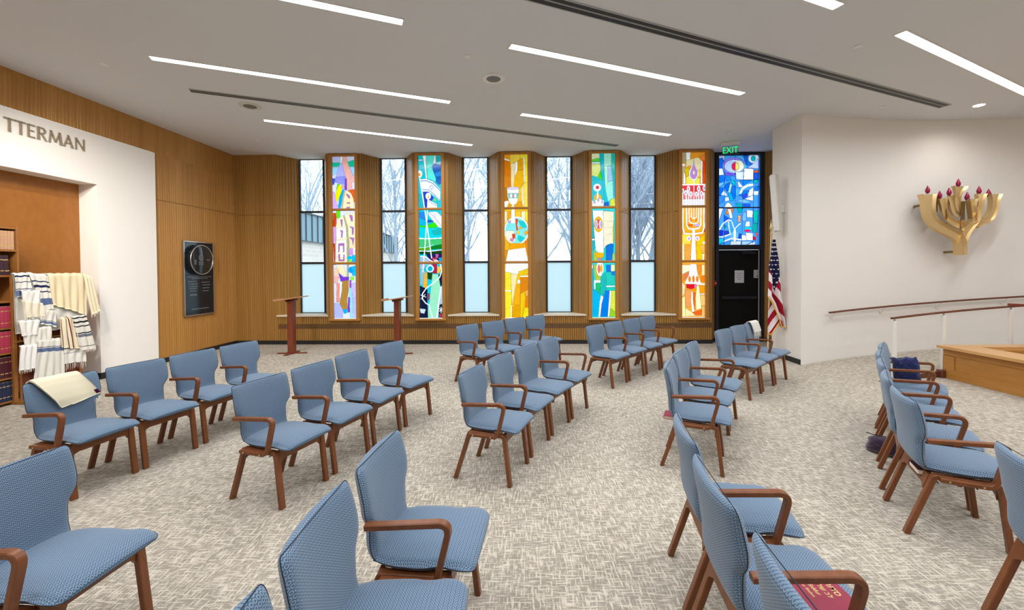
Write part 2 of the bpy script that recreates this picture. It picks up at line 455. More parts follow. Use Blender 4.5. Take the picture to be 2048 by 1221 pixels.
# left plain part
s = -6.55
seg(s, 0, -5.54, 0, .09, JT-.006, 0); seg(s, 0, -5.54, 0, JT+.006, ZC, 0)
for i in range(5):
    l, r = edges[2*i], edges[2*i+1]; c = WC[i]
    for z0, z1 in ((SILL, JT-.006), (JT+.006, ZC)):
        seg(l, 0, c-WH, WD, z0, z1, l, .066, .017)
        seg(c+WH, WD, r, 0, z0, z1, r, .066, .017)
    # panel under the opening
    seg(l, 0, r, 0, .47, .65, l, .05, .015); seg(l, 0, r, 0, .09, .36, l, .05, .015)
    p = PC[i]
    seg(p-PW, 0, p+PW, 0, .47, .56, p, .05, .015); seg(p-PW, 0, p+PW, 0, .09, .36, p, .05, .015)
    for z0, z1 in ((.56, JT-.006), (JT+.006, ZC)):
        for a, b in ((p-PW, p-GH), (p+GH, p+PW)):
            a3 = Wp(a, 0, 0); b3 = Wp(b, 0, 0); flat(wf, a3, b3, z0, z1, a)
            flat(wf, Wp(a, .02, 0), Wp(b, .02, 0), z0-.02, z1+.02, a)
    flat(wf, Wp(p-GH, 0, 0), Wp(p+GH, 0, 0), GZ1, ZC, p)
# after the last pier: reveal to the door and back out
seg(4.405, 0, 4.60, .30, .09, ZC, 4.4, .05); seg(5.70, .30, 5.93, .04, .09, ZC, 5.7, .05); seg(5.93, .04, 6.35, 0, .09, ZC, 6, .05)
o = wf.build('wall_far', M['wood_far']); struct(o, 'fluted oak veneer wall with angled window bays')
m = MB(); m.bar(Wp(-5.55, .012, .415), Wp(4.41, .012, .415), .016, .125); o = m.build('trim_2', M['band']); struct(o, 'dark horizontal reveal below the windows')
m = MB(); m.bar(Wp(-6.52, -.002, .045), Wp(4.41, -.002, .045), .02, .09); m.bar(Wp(4.405, 0, .045), Wp(4.6, .3, .045), .014, .09); m.bar(Wp(5.70, .3, .045), Wp(5.93, .04, .045), .014, .09)
o = m.build('baseboard_far', M['black']); struct(o, 'black baseboard of the far wall')
# exterior skin closing gaps behind the pier faces, above and below windows
m = MB()
for i in range(5):
    c = WC[i]; m.box(tuple(Wp(c, WD+.06, .33)), (2*WH, .04, .66))
o = m.build('wall_outer', M['grey_plastic']); struct(o)

# clear windows
for i, c in enumerate(WC):
    r0 = empty('window_%d' % (2*i+1), Wp(c, WD, SILL)); 
    struct(r0, 'tall clear window bay, %s from the left' % ['first','second','third','fourth','fifth'][i])
    def loc(m): return xf(m, Matrix.Translation(-Vector(r0.location)))
    f = MB(); zz = [SILL+.004, 1.89, 3.12, ZC]
    for sx in (-1, 1): f.bar(Wp(c+sx*(WH-.012), WD-.01, SILL), Wp(c+sx*(WH-.012), WD-.01, ZC), .05, .028)
    f.bar(Wp(c-WH, WD-.01, SILL+.012), Wp(c+WH, WD-.01, SILL+.012), .05, .024); f.bar(Wp(c-WH, WD-.01, ZC-.008), Wp(c+WH, WD-.01, ZC-.008), .05, .016)
    for z in (1.89, 3.12): f.bar(Wp(c-WH, WD-.01, z), Wp(c+WH, WD-.01, z), .05, .05)
    loc(f).build('window_frame', M['black_metal'], r0)
    for k in range(3):
        g = MB(); a = Wp(c-WH+.02, WD, 0); b = Wp(c+WH-.02, WD, 0)
        z0 = zz[k]+(.02 if k == 0 else .025); z1 = zz[k+1]-(.02 if k == 2 else .025)
        g.quad((a.x,a.y,z0),(b.x,b.y,z0),(b.x,b.y,z1),(a.x,a.y,z1))
        ob = loc(g).build('frosted_pane' if k == 0 else 'clear_pane', M['frost' if k == 0 else 'clear'], r0)
        ob['label'] = 'frosted pale blue lower pane' if k == 0 else 'clear glass pane'
    l, r = edges[2*i], edges[2*i+1]; sm = MB()
    P = [Wp(l-.02,-.03,0), Wp(r+.02,-.03,0), Wp(r+.02,.0,0), Wp(c+WH,WD-.035,0), Wp(c-WH,WD-.035,0), Wp(l-.02,0,0)]
    sm.prism([(p.x, p.y) for p in P], 2, .645, SILL+.008)
    loc(sm).build('window_sill', M['sill'], r0)['label'] = 'cream window ledge'
# ============================================================ STAINED GLASS
def paint(NX, NY, X0, X1, Y0, Y1, spec, bgc, lead=3.6, lead_dark=.5):
    """rasterise a glass cartoon to NX x NY pieces. X0/X1: (top,bottom) sheet coordinates of the glass edges"""
    img = np.empty((NY, NX, 3)); img[:] = lin(bgc)
    v = (np.arange(NY)+.5)/NY; u = (np.arange(NX)+.5)/NX
    Y = np.repeat((Y0+v*(Y1-Y0))[:, None], NX, 1)
    xl = X0[0]+(X0[1]-X0[0])*v; xr = X1[0]+(X1[1]-X1[0])*v
    X = xl[:, None]+u[None, :]*(xr-xl)[:, None]
    def seg_d(P, closed):
        D = np.full((NY, NX), 1e9); n = len(P)
        for i in range(n if closed else n-1):
            a = P[i]; b = P[(i+1) % n]; dx, dy = b[0]-a[0], b[1]-a[1]; q = dx*dx+dy*dy+1e-9
            lo = min(a[1], b[1])-40; hi = max(a[1], b[1])+40
            j0 = max(0, int((lo-Y0)/(Y1-Y0)*NY)); j1 = min(NY, int((hi-Y0)/(Y1-Y0)*NY)+2)
            if j1 <= j0: continue
            t = np.clip(((X[j0:j1]-a[0])*dx+(Y[j0:j1]-a[1])*dy)/q, 0, 1)
            D[j0:j1] = np.minimum(D[j0:j1], np.hypot(X[j0:j1]-a[0]-t*dx, Y[j0:j1]-a[1]-t*dy))
        return D
    for line in spec.strip().split('\n'):
        tk = line.split()
        if not tk: continue
        kind = 'p'
        if tk[0] in ('c', 's', 'r'): kind = tk.pop(0)
        col = lin(tk.pop(0)); 
        if kind == 's': w = float(tk.pop(0))
        if kind == 'c':
            x, y, rx, ry = (float(q) for q in tk[0].split(','))
            e = np.hypot((X-x)/rx, (Y-y)/ry); img[e < 1] = col
            ed = np.abs(e-1)*min(rx, ry) < lead*.45
            img[ed] *= lead_dark+.25
            continue
        P = [tuple(float(q) for q in t.split(',')) for t in tk]
        if kind == 's': img[seg_d(P, False) < w/2] = col; continue
        ins = np.zeros((NY, NX), bool); n = len(P)
        for i in range(n):
            (x1, y1), (x2, y2) = P[i], P[(i+1) % n]
            if y1 == y2: continue
            c = ((Y >= min(y1, y2)) & (Y < max(y1, y2))); xc = x1+(Y-y1)*(x2-x1)/(y2-y1)
            ins ^= c & (X < xc)
        img[ins] = col
        ed = seg_d(P, True) < lead*.5
        img[ed] = img[ed]*lead_dark
    return img
def glass_mesh(A, B, z0, z1, img):
    """grid of glass pieces from A to B (plan points)"""
    NY, NX, _ = img.shape; m = MB(); V = []
    for j in range(NY+1):
        z = z1+(z0-z1)*j/NY
        for i in range(NX+1):
            t = i/NX; V.append((A[0]+(B[0]-A[0])*t, A[1]+(B[1]-A[1])*t, z))
    F = [[(j+1)*(NX+1)+i, (j+1)*(NX+1)+i+1, j*(NX+1)+i+1, j*(NX+1)+i] for j in range(NY) for i in range(NX)]
    m.add(V, F); m.col = [tuple(c) for c in img.reshape(-1, 3)]
    return m
S = {}
S[1] = ('dcdcf8', (92,128), (404,443), '''
c8c8f4 95,122 215,122 215,205 95,205
12c095 95,203 215,203 215,258 95,262
12c095 298,195 370,172 405,180 410,262 310,262
a0d4f8 95,270 190,265 150,350 100,380
a0d4f8 330,275 412,268 412,380 380,380
f4b0a8 240,120 288,120 300,200 340,300 412,460 412,480 360,470 365,560 295,570 285,420 250,320 225,200
ffffff 205,120 235,120 225,200 200,220
b0b0f4 200,215 230,215 250,320 270,400 145,420 150,350
9090ea 140,400 275,385 280,510 130,470
3050d0 97,415 135,420 120,500 97,500
7840c0 268,420 292,420 292,580 262,575
d0a0e0 225,505 262,515 262,560 225,560
48d008 165,490 200,490 170,560 150,570
f0e800 180,505 222,510 222,600 190,680 165,740 130,690 145,600
08a0d8 235,565 262,570 240,660 205,830 170,830 195,660
c8b890 255,590 272,590 245,700 235,830 215,830 230,700
e05a20 295,580 410,560 412,740 385,740 360,640
fbe0b0 270,600 300,580 350,620 385,700 392,835 235,835 250,700
b070b8 285,620 330,650 340,690 320,690 290,650
b070b8 300,740 335,740 335,760 290,760
b070b8 285,810 335,800 335,825 285,825
ffffff 360,820 412,810 412,840 360,840
d8a8e8 97,600 125,600 150,740 180,800 180,835 97,835
c84008 108,885 155,885 155,960 150,1070 108,1070
60d818 150,850 205,850 205,930 180,975 150,940
fbe4bc 235,925 320,890 412,885 430,1600 150,1570 148,1050 180,960
e0a0d8 110,1070 148,1070 145,1300 112,1300
c84008 112,1300 140,1300 140,1590 125,1590
ffffff 150,1100 280,1080 285,1200 160,1250
f8ecd8 150,1260 290,1240 295,1500 150,1480
f8d8b0 325,1230 425,1230 425,1400 330,1360
a8a880 245,920 262,920 310,1080 325,1300 325,1760 300,1760 300,1300 285,1080
b068b8 205,975 235,975 235,1070 222,1070
b068b8 200,1115 245,1125 235,1220 215,1220 220,1150
b068b8 180,1300 262,1295 262,1420 245,1420 245,1330 200,1330 195,1420 180,1420
b068b8 180,1440 205,1450 205,1520 250,1520 250,1450 265,1450 265,1540 185,1540
b068b8 325,910 370,920 375,1000 355,1000
b068b8 325,1065 390,1080 385,1180 365,1180 365,1100
b068b8 330,1215 395,1225 380,1330 365,1250
d090e0 330,1370 385,1370 385,1460 330,1460
ffffff 380,1370 430,1355 440,1380 405,1390 400,1460 385,1460
f8c8a8 130,1640 190,1640 190,1760 128,1760
f4b0a8 125,1755 190,1755 170,1840 128,1840
f09080 160,1840 205,1840 195,2100 155,2100
fbe0b0 150,1600 250,1600 300,1760 200,1710
ffffff 205,1820 235,1810 225,1960 198,2080
7838c8 185,1700 250,1755 330,1755 325,1800 215,1820
b08038 235,1810 325,1800 322,1960 305,2050 310,2195 245,2200 200,2110 232,1950
00a8e0 245,2200 310,2190 300,2250 260,2258
c8b8f4 365,1840 440,1840 440,2050 375,2050
a040b8 335,1800 360,1800 360,1900 335,1900
8038c0 318,2030 340,2030 340,2240 310,2240
98d4f8 330,1905 355,1900 380,2060 380,2320 345,2320 345,2060
b8b8f4 380,2050 440,2040 440,2320 385,2320
b0b0f0 130,2110 200,2120 245,2200 245,2320 130,2320
c 00b0e8 335,1500,32,34
c 00b8ec 395,1490,38,34
c 00a8e8 400,1545,40,36
c 0098e8 362,1660,46,44
c 00b0e8 400,1640,36,36
c 00b8ec 402,1710,36,36
c 90e040 345,1535,20,24
c 90e040 372,1775,28,30
''')
S[2] = ('00c0d0', (92,120), (404,426), '''
00d0e0 95,122 150,122 165,260 95,290
ffffff 95,175 150,175 150,190 95,190
ffffff 150,118 197,118 200,300 212,430 195,430 180,290
60e4d4 197,120 312,120 315,220 270,270 210,300
ffffff 312,118 328,118 328,220 285,255
20b0b8 328,120 403,120 403,200 330,220
a8e0f0 330,215 403,200 403,240 300,265
0060c0 300,230 400,250 405,500 370,520 330,480 280,270
2090e8 310,360 400,330 400,400 330,410
60f0e0 215,300 270,275 330,430 325,480 250,440 215,430
ffffff 125,440 200,435 290,470 390,580 385,745 300,660 230,610 150,605
s 80a0d0 14 130,465 200,460 285,495 390,600
s 80a0d0 12 150,580 230,585 300,640 380,725
s 8898d0 5 270,515 300,570 240,575 270,515
s 8898d0 5 245,530 298,535 270,590 245,530
c ffffff 115,370,32,50
c f0b040 105,378,18,22
1030c0 160,610 230,610 300,690 210,830 185,830
c ffffff 228,668,36,46
c e8c030 232,680,12,22
90e030 305,700 335,710 325,745 305,735
00b0b8 105,640 140,650 165,830 110,835
ffffff 230,715 345,780 350,840 215,835
s 8898d8 9 232,740 345,800
20c0d0 350,760 412,700 412,835 350,840
1880d8 108,880 190,880 200,1000 108,960
00b0d8 110,960 200,1000 200,1070 110,1060
ffffff 225,885 340,880 412,950 412,1100 345,1085 240,930
s 88a8d8 9 240,890 310,950 400,1070
s 8898d0 4 305,905 330,945 300,940 325,905
1050c0 215,985 300,1000 290,1020 215,1025
30d800 110,1060 190,1070 310,1020 360,1080 270,1115 190,1090 110,1085
00ccdc 110,1085 420,1110 415,1240 110,1240
10b0b0 275,1140 410,1100 415,1180 300,1190
40c070 110,1250 420,1250 420,1320 280,1340 110,1360
007818 250,1350 420,1320 420,1380 120,1400
58a000 110,1360 260,1340 240,1400 110,1405
s a0f0e8 10 110,1365 200,1360 300,1330
s ffffff 14 110,1240 250,1245 420,1235
084010 110,1420 420,1400 420,1450 120,1455
s ffffff 10 110,1410 260,1415 420,1395
101860 200,1455 420,1450 420,1600 260,1560
a8b8d0 120,1480 200,1490 270,1560 270,1600 200,1600 160,1690 120,1640
a81848 275,1500 340,1490 350,1720 290,1715
c05898 325,1450 370,1455 355,1510 330,1500
1898c0 370,1500 420,1500 420,1600 370,1590
e8c050 350,1620 410,1620 390,1700 345,1720
90b8c0 120,1650 200,1690 170,1850 125,1880
e8b038 175,1720 215,1690 220,1910 160,1900
084010 220,1700 285,1690 280,1800 225,1790
98e0b8 285,1725 360,1725 395,1900 380,2100 350,2320 210,2320 250,2080
081040 365,1730 420,1710 425,1850 395,1900
0c1438 120,1880 220,1930 220,2120 230,2320 120,2320
a81838 225,1985 250,1985 245,2070 228,2080
b0c4d8 395,1900 425,1880 425,2120 385,2140
060c28 380,2140 425,2130 425,2280 370,2280
a02848 370,2260 425,2260 425,2320 370,2320
c8d8e0 120,2190 200,2200 180,2260 130,2250
c ffffff 255,1650,50,50
c 00a8c8 255,1650,34,36
s ffffff 14 115,430 190,900 275,1505
s ffffff 13 225,710 205,1080 160,1690
s ffffff 13 130,1480 200,1490 270,1545 300,1560 350,1540 395,1600 410,1680 380,1770 300,1840 200,1920 155,1990 155,2060 200,2120 240,2140 290,2320
s ffffff 18 400,1900 345,2320
s ffffff 7 300,1520 330,1560
s ffffff 7 335,1520 310,1575
s ffffff 7 380,2190 420,2230
s ffffff 7 400,2170 400,2250
s ffffff 7 420,2190 380,2230
s ffffff 7 130,2005 200,2035
s ffffff 7 135,2060 190,2000
s a8c8b8 6 260,2090 300,2040 350,2070 330,2120 290,2140
''')
S[3] = ('f8b820', (110,123), (428,435), '''
f09818 112,112 190,112 190,200 112,180
ffffff 112,165 185,185 185,205 112,180
e07800 112,190 190,205 205,410 112,390
e08010 112,395 205,415 200,560 150,560 112,540
f8d040 190,112 325,112 325,180 270,215 195,235
f8d8a0 200,235 265,225 245,560 205,560
ffffff 265,215 292,205 290,330 255,420 262,300
f0a000 292,200 370,150 368,320 292,320
f8b000 290,325 370,325 378,490 320,570 240,540 250,430
f8e030 325,112 428,112 428,500 385,500 385,150 330,180
ffffff 368,150 385,150 390,490 378,490
f8d850 320,580 385,500 428,490 430,830 390,830
f8d8a0 345,570 370,540 390,830 340,760
b87018 112,545 150,570 170,730 112,740
e8a000 160,790 350,740 350,830 160,830
ffffff 115,745 170,735 170,770 150,830 118,830
fcf8e8 150,570 315,570 300,700 280,770 230,800 190,770 160,690
c dcc8e0 232,570,80,22
80c0c0 165,635 305,635 300,705 172,705
c f8f0f0 205,670,15,30
c f8f0f0 262,670,15,30
c e08898 235,670,8,28
f0a010 155,880 200,880 200,990 155,1000
f8c030 262,880 340,880 330,960 262,960
f8e8c0 345,880 395,880 395,1000 345,970
f8e030 395,880 430,880 430,1020 395,1000
f8e0b0 118,880 155,880 150,1010 118,1040
c f8f8f2 278,1140,166,190
c 80e0e0 278,1140,148,170
f8e8d0 125,1140 250,1140 260,1290 180,1280 130,1220
e04818 262,980 300,985 285,1060 300,1130 275,1140
c8a0c8 170,1000 200,1010 200,1035 160,1030
e83808 218,1185 258,1180 258,1240 225,1245
d880b0 200,1240 250,1245 225,1290 185,1270
10c8c8 300,1200 350,1220 390,1240 330,1300 290,1250
f0b010 320,1080 360,1100 345,1120 310,1120
c f0c020 300,1165,20,22
c f0a818 405,1170,25,28
10c8c8 300,1000 380,1020 420,1090 380,1110 330,1070
fffaf0 215,795 248,795 262,1040 200,1040
f0b020 122,1260 180,1310 165,1400 122,1400
e08810 122,1405 160,1405 135,1560 122,1560
e88018 385,1290 430,1250 432,1500 410,1400
f0a000 185,1310 380,1310 380,1370 240,1400 185,1400
fcf4ee 165,1400 395,1370 435,1570 435,1650 370,1670 290,1730 125,1695 135,1560
s d0c0c0 3 200,1400 170,1700
s d0c0c0 3 250,1395 230,1710
s d0c0c0 3 300,1390 290,1720
s d0c0c0 3 350,1385 350,1680
s d0c0c0 3 385,1380 410,1650
f8e030 125,1700 200,1710 215,2320 125,2320
s e8b000 4 125,1800 200,1770
s e8b000 4 125,1880 205,1890
s e8b000 4 130,2200 215,2170
ffffff 125,1945 205,1945 205,1960 125,1960
f8dca0 200,1715 290,1730 270,1850 245,2000 215,2150 205,1850
f0c010 300,1690 435,1660 435,1720 310,1760
ffffff 330,1750 435,1750 435,1765 330,1765
e08000 325,1770 435,1770 432,1940 325,1990
ffffff 290,1805 325,1805 325,1855 290,1855
f8a810 290,1860 325,1860 325,2150 240,2150 260,1950
e8a000 220,2170 325,2140 330,2320 215,2320
f8c010 330,1990 390,1990 390,2080 350,2320 325,2320
f0a840 385,1960 432,1940 432,2020 400,2030
e88000 400,2030 432,2020 432,2180 390,2180
f8d818 380,2180 435,2190 435,2320 355,2320
ffffff 203,2150 215,2150 215,2320 200,2320
''')
S[4] = ('28d4cc', (116,104), (440,422), '''
f0f0c0 118,88 230,88 230,160 118,170
60d830 118,175 180,155 230,155 230,200 118,200
ffffff 118,205 230,205 230,225 118,225
e4ec80 118,228 235,230 245,330 200,405 118,385
00c0d0 118,390 240,440 265,450 300,600 320,750 280,750 200,600 118,720
50d800 200,400 238,320 262,445 240,445
00c0d0 230,88 285,88 290,450 335,740 300,755 262,450 245,330
b0f0d4 287,88 390,88 390,240 340,260 290,255
10c4b4 392,88 442,88 440,440 410,450 388,330
c0f8dc 290,260 340,270 335,500 305,570
b0ccf0 340,265 385,265 405,450 340,470
a0f0dc 340,475 405,460 410,690 340,740 305,575
20b8d4 410,450 438,445 432,690 410,690
c f0b010 200,690,52,55
c ffffff 193,550,52,52
c e02858 196,548,23,25
ffffff 188,600 208,600 212,700 185,700
f4ecec 118,720 150,740 190,700 230,700 285,730 275,820 118,820
c c898c8 155,750,12,18
c c898c8 205,720,12,22
c c898c8 258,745,12,18
1060c8 280,755 350,745 350,820 285,815
e4e440 370,720 430,690 430,815 365,815
90b0e0 285,862 350,862 345,885 300,880
f8e8c8 275,870 415,880 400,1320 330,1320 275,1380
00b0c0 108,860 130,860 145,1220 110,1220
fcf4ea 130,860 272,860 272,1450 215,1450 165,1400 145,1100
c f0b010 205,1050,60,105
c fcf4ea 205,1050,52,66
e85848 185,985 225,985 210,1050 225,1110 185,1110 200,1050
c d0b0d8 172,1050,18,40
c d0b0d8 240,1050,18,40
s c8b0a0 4 280,1000 350,1015 410,1000
s c8b0a0 4 280,1200 350,1180 410,1195
s c8b0a0 3 285,1090 410,1090
b8b840 400,1100 415,1000 422,1280 405,1300
00b0c0 105,1220 150,1220 160,1380 105,1390
ffffff 108,1245 150,1245 150,1265 108,1265
00ccd0 105,1390 133,1390 133,1560 105,1560
c0c038 135,1390 160,1430 185,1500 185,1560 135,1560
20c4bc 300,1340 270,1450 245,1560 305,1560 305,1340
0070d0 305,1340 370,1310 410,1320 400,1450 380,1560 305,1560
c0cc38 395,1450 420,1440 420,1560 385,1560
f0b008 155,1430 275,1440 270,1490 240,1510 185,1505 160,1470
c880c0 195,1510 245,1510 235,1550 210,1550
00b0c4 103,1600 130,1600 140,1940 103,1940
ffffff 108,1600 125,1600 125,1650 108,1650
b8c030 135,1600 180,1600 180,1700 228,1770 220,1810 165,1810 145,1690
c ffffff 222,1650,48,105
c f07058 207,1655,18,60
c f0b010 240,1650,15,58
ffffff 140,1810 228,1810 228,1845 160,1845 155,1935 140,1930
10b4b0 250,1720 305,1700 305,1930 265,2040 225,2010 230,1800
10bc68 162,1850 225,1850 220,2000 165,1950
18c4b4 305,1700 420,1690 420,1880 305,1890
0070d8 305,1600 370,1600 370,1700 305,1700
0878d8 370,1700 425,1690 422,1750 380,1740
f0f0b0 370,1600 420,1600 420,1690 370,1690
ffffff 305,1885 425,1885 425,1900 305,1905
10c4b4 305,1905 420,1905 420,1950 305,1955
00b0e0 103,1940 160,1940 225,2010 215,2100 195,2310 103,2310
ffffff 230,2015 265,2040 240,2130 218,2310 195,2310 215,2100
0078d8 290,1955 350,1955 340,2150 320,2310 220,2310 240,2130
ffffff 350,1955 368,1955 360,2120 340,2310 320,2310
dce448 368,1955 422,1955 422,2310 340,2310 360,2120
98cc20 360,2190 415,2240 410,2310 345,2310
''')
S[5] = ('f8a028', (115,103), (441,428), '''
b8a070 118,65 178,65 178,210 118,200
c8b080 118,250 165,240 165,330 130,490 118,490
ffffff 118,215 165,215 165,250 118,250
f8e0a8 180,165 345,130 385,170 385,300 340,320 230,240 180,270
ffffff 180,62 240,62 235,162 180,160
f09820 240,65 438,65 438,85 345,130 235,160
f08030 345,130 440,85 440,185 385,165
f04810 400,175 440,185 435,490 405,490
f8e850 180,400 225,380 240,430 365,410 365,495 175,495
e8c800 165,290 200,270 225,290 215,370 180,390
f8d020 345,300 385,300 385,390 345,400
ffffff 385,180 402,180 398,490 375,490
ffffff 150,320 165,360 172,490 140,490
ffffff 283,150 300,240 345,320 345,380 310,440 255,440 218,390 220,320 265,240
c888d0 283,165 292,240 335,320 330,385 300,425 262,425 232,385 238,325 275,240
c f8f0c0 285,340,13,28
e82830 108,512 435,512 435,600 108,600
f06870 108,600 435,600 435,700 108,700
e8dce8 112,700 430,700 430,790 112,790
ffffff 105,495 440,495 440,512 105,512
f8a838 110,830 435,830 432,1150 110,1150
d82820 108,900 125,900 125,1150 108,1180
e04020 415,900 432,900 430,1150 415,1160
e87000 190,1040 265,1040 265,1075 190,1075
d0a8e0 290,1040 360,1040 355,1075 290,1075
s e8b000 16 155,830 160,1080 190,1135 270,1140 370,1130 395,1080 395,830
s ffffff 18 130,620 130,1090 150,1170 270,1180 400,1160 420,1090 420,620
s ffffff 16 178,640 185,1050 210,1105 283,1110 350,1100 375,1050 387,640
s ffffff 13 210,590 220,1000 250,1030 283,1035 320,1030 345,1000 350,590
s ffffff 11 243,660 250,950 283,970 315,950 318,660
s ffffff 10 283,440 283,960
c f08810 240,980,16,26
c f08810 315,985,14,22
c ffffff 130,590,22,38
c b8a0c0 130,590,10,20
c ffffff 175,615,22,38
c b8a0c0 175,615,10,20
c ffffff 210,560,22,42
c b8a0c0 210,560,10,22
c ffffff 243,630,22,38
c b8a0c0 243,630,10,20
c ffffff 318,635,20,36
c b8a0c0 318,635,9,20
c ffffff 350,560,22,42
c b8a0c0 350,560,10,22
c ffffff 387,625,20,38
c b8a0c0 387,625,9,20
c ffffff 425,550,20,40
c b8a0c0 425,550,9,22
f8d850 105,1180 240,1180 235,1310 105,1310
f0c000 320,1290 400,1200 428,1180 428,1330 380,1360 318,1350
f0a040 155,1360 232,1340 232,1550 155,1550
f8c000 318,1350 370,1340 395,1450 390,1540 318,1510
f8b050 365,1340 428,1310 428,1450 390,1430
ffffff 395,1450 420,1450 415,1550 395,1550
c ffffff 415,1298,15,18
f8e8b8 103,1310 150,1310 150,1560 103,1560
ffffff 262,1110 295,1110 312,1560 235,1560 245,1400
c ffffff 213,1238,30,32
c ffffff 330,1238,30,32
c d098e0 215,1240,15,18
c d098e0 330,1240,15,18
f8e8c0 103,1600 230,1600 225,1680 103,1740
f08830 320,1600 385,1600 360,1740 330,1700
f8e0a0 385,1600 425,1600 425,1740 390,1750
e07848 140,1720 200,1690 220,1740 160,1800 135,1820
f8d8a8 103,1830 160,1880 150,2000 103,2050
f8e8a0 103,2060 155,2030 160,2310 103,2310
f88010 370,1760 425,1740 425,1840 375,1830
ffffff 230,1590 310,1590 330,1730 375,1850 425,1860 425,1880 158,1860 160,1840 210,1740
c f07808 220,1795,18,42
c f07808 272,1795,18,48
c f07808 325,1795,18,42
d81020 175,1865 285,1865 285,1920 235,1935 175,1915
d078c0 285,1865 315,1865 315,1905 285,1910
f89008 240,1940 320,1915 310,1990 265,1980
f09850 160,1930 245,1960 240,2180 158,2180
e86020 265,1985 300,1985 295,2100 290,2230 270,2100
ffffff 245,1950 262,1975 265,2100 285,2240 250,2250 240,2100
fcf0b8 345,1870 365,2050 380,2200 310,2220 300,2050 320,1900
f89810 355,1880 425,1890 425,1995 360,1990
ffffff 360,1995 425,1995 425,2010 360,2010
f8c070 365,2015 425,2015 425,2160 375,2160
f8e0a0 160,2190 250,2250 300,2300 160,2310
f0b860 385,2170 425,2170 425,2310 320,2310 385,2290
f06018 250,2255 385,2215 385,2290 300,2290
''')
GLB = ['lavender, coral and cream letters', 'turquoise with white flags', 'amber and yellow with a goblet', 'turquoise and green with a crown', 'orange and red with a candelabrum']
YT = [122,122,114,88,62]
for i, p in enumerate(PC):
    r0 = empty('window_%d' % (2*i+2), Wp(p, 0, GZ0)); struct(r0, 'stained glass window, '+GLB[i])
    def loc(m): return xf(m, Matrix.Translation(-Vector(r0.location)))
    bgc, xl, xr, sp = S[i+1]
    img = paint(76, 526, xl, xr, YT[i], 2318, sp, bgc)
    a = Wp(p-GH, .012, 0); b = Wp(p+GH, .012, 0)
    loc(glass_mesh(a, b, GZ0, GZ1, img)).build('stained_glass', M['stained'], r0)
    f = MB()
    for sx in (-1, 1): f.bar(Wp(p+sx*(GH+.035), -.02, GZ0-.04), Wp(p+sx*(GH+.035), -.02, ZC-.004), .062, .075, .006)
    f.bar(Wp(p-GH-.07, -.022, GZ1+.02), Wp(p+GH+.07, -.022, GZ1+.02), .06, .055, .006)
    loc(f).build('window_frame', M['wood_frame'], r0)
    f = MB()
    for z in (1.87, 3.10): f.bar(Wp(p-GH-.035, -.03, z), Wp(p+GH+.035, -.03, z), .05, .055, .015)
    loc(f).build('mullion', M['wood_frame'], r0)
    f = MB(); f.bar(Wp(p-GH-.09, -.035, GZ0-.035), Wp(p+GH+.09, -.035, GZ0-.035), .085, .05, .012)
    loc(f).build('window_sill', M['wood_frame'], r0)

# door with blue transom glass -----------------------------------------
dr = empty('door_1', Wp(5.15, .30, 0)); struct(dr, 'black exit door below the blue stained glass')
def loc(m): return xf(m, Matrix.Translation(-Vector(dr.location)))
f = MB()
for s_ in (4.635, 5.665): f.bar(Wp(s_, .30, 0), Wp(s_, .30, ZC), .10, .075)
f.bar(Wp(4.6, .30, ZC-.03), Wp(5.7, .30, ZC-.03), .1, .07); f.bar(Wp(4.6, .30, 2.19), Wp(5.7, .30, 2.19), .1, .11)
loc(f).build('door_frame', M['black_metal'], dr)
f = MB(); f.bar(Wp(4.67, .31, 1.065), Wp(5.63, .31, 1.065), .05, 2.13); loc(f).build('door_leaf', M['door_black'], dr)
f = MB(); f.bar(Wp(4.75, .255, 1.02), Wp(5.55, .255, 1.02), .03, .07, .01); loc(f).build('push_bar', M['black_metal'], dr)
f = MB(); f.bar(Wp(5.60, .275, .05), Wp(5.60, .275, 2.12), .01, .018); loc(f).build('astragal', M['grey_plastic'], dr)
f = MB(); f.bar(Wp(5.2, .25, 2.06), Wp(5.5, .25, 2.06), .05, .05); f.bar(Wp(5.1, .22, 2.11), Wp(5.4, .22, 2.09), .02, .02); loc(f).build('door_closer', M['black_metal'], dr)
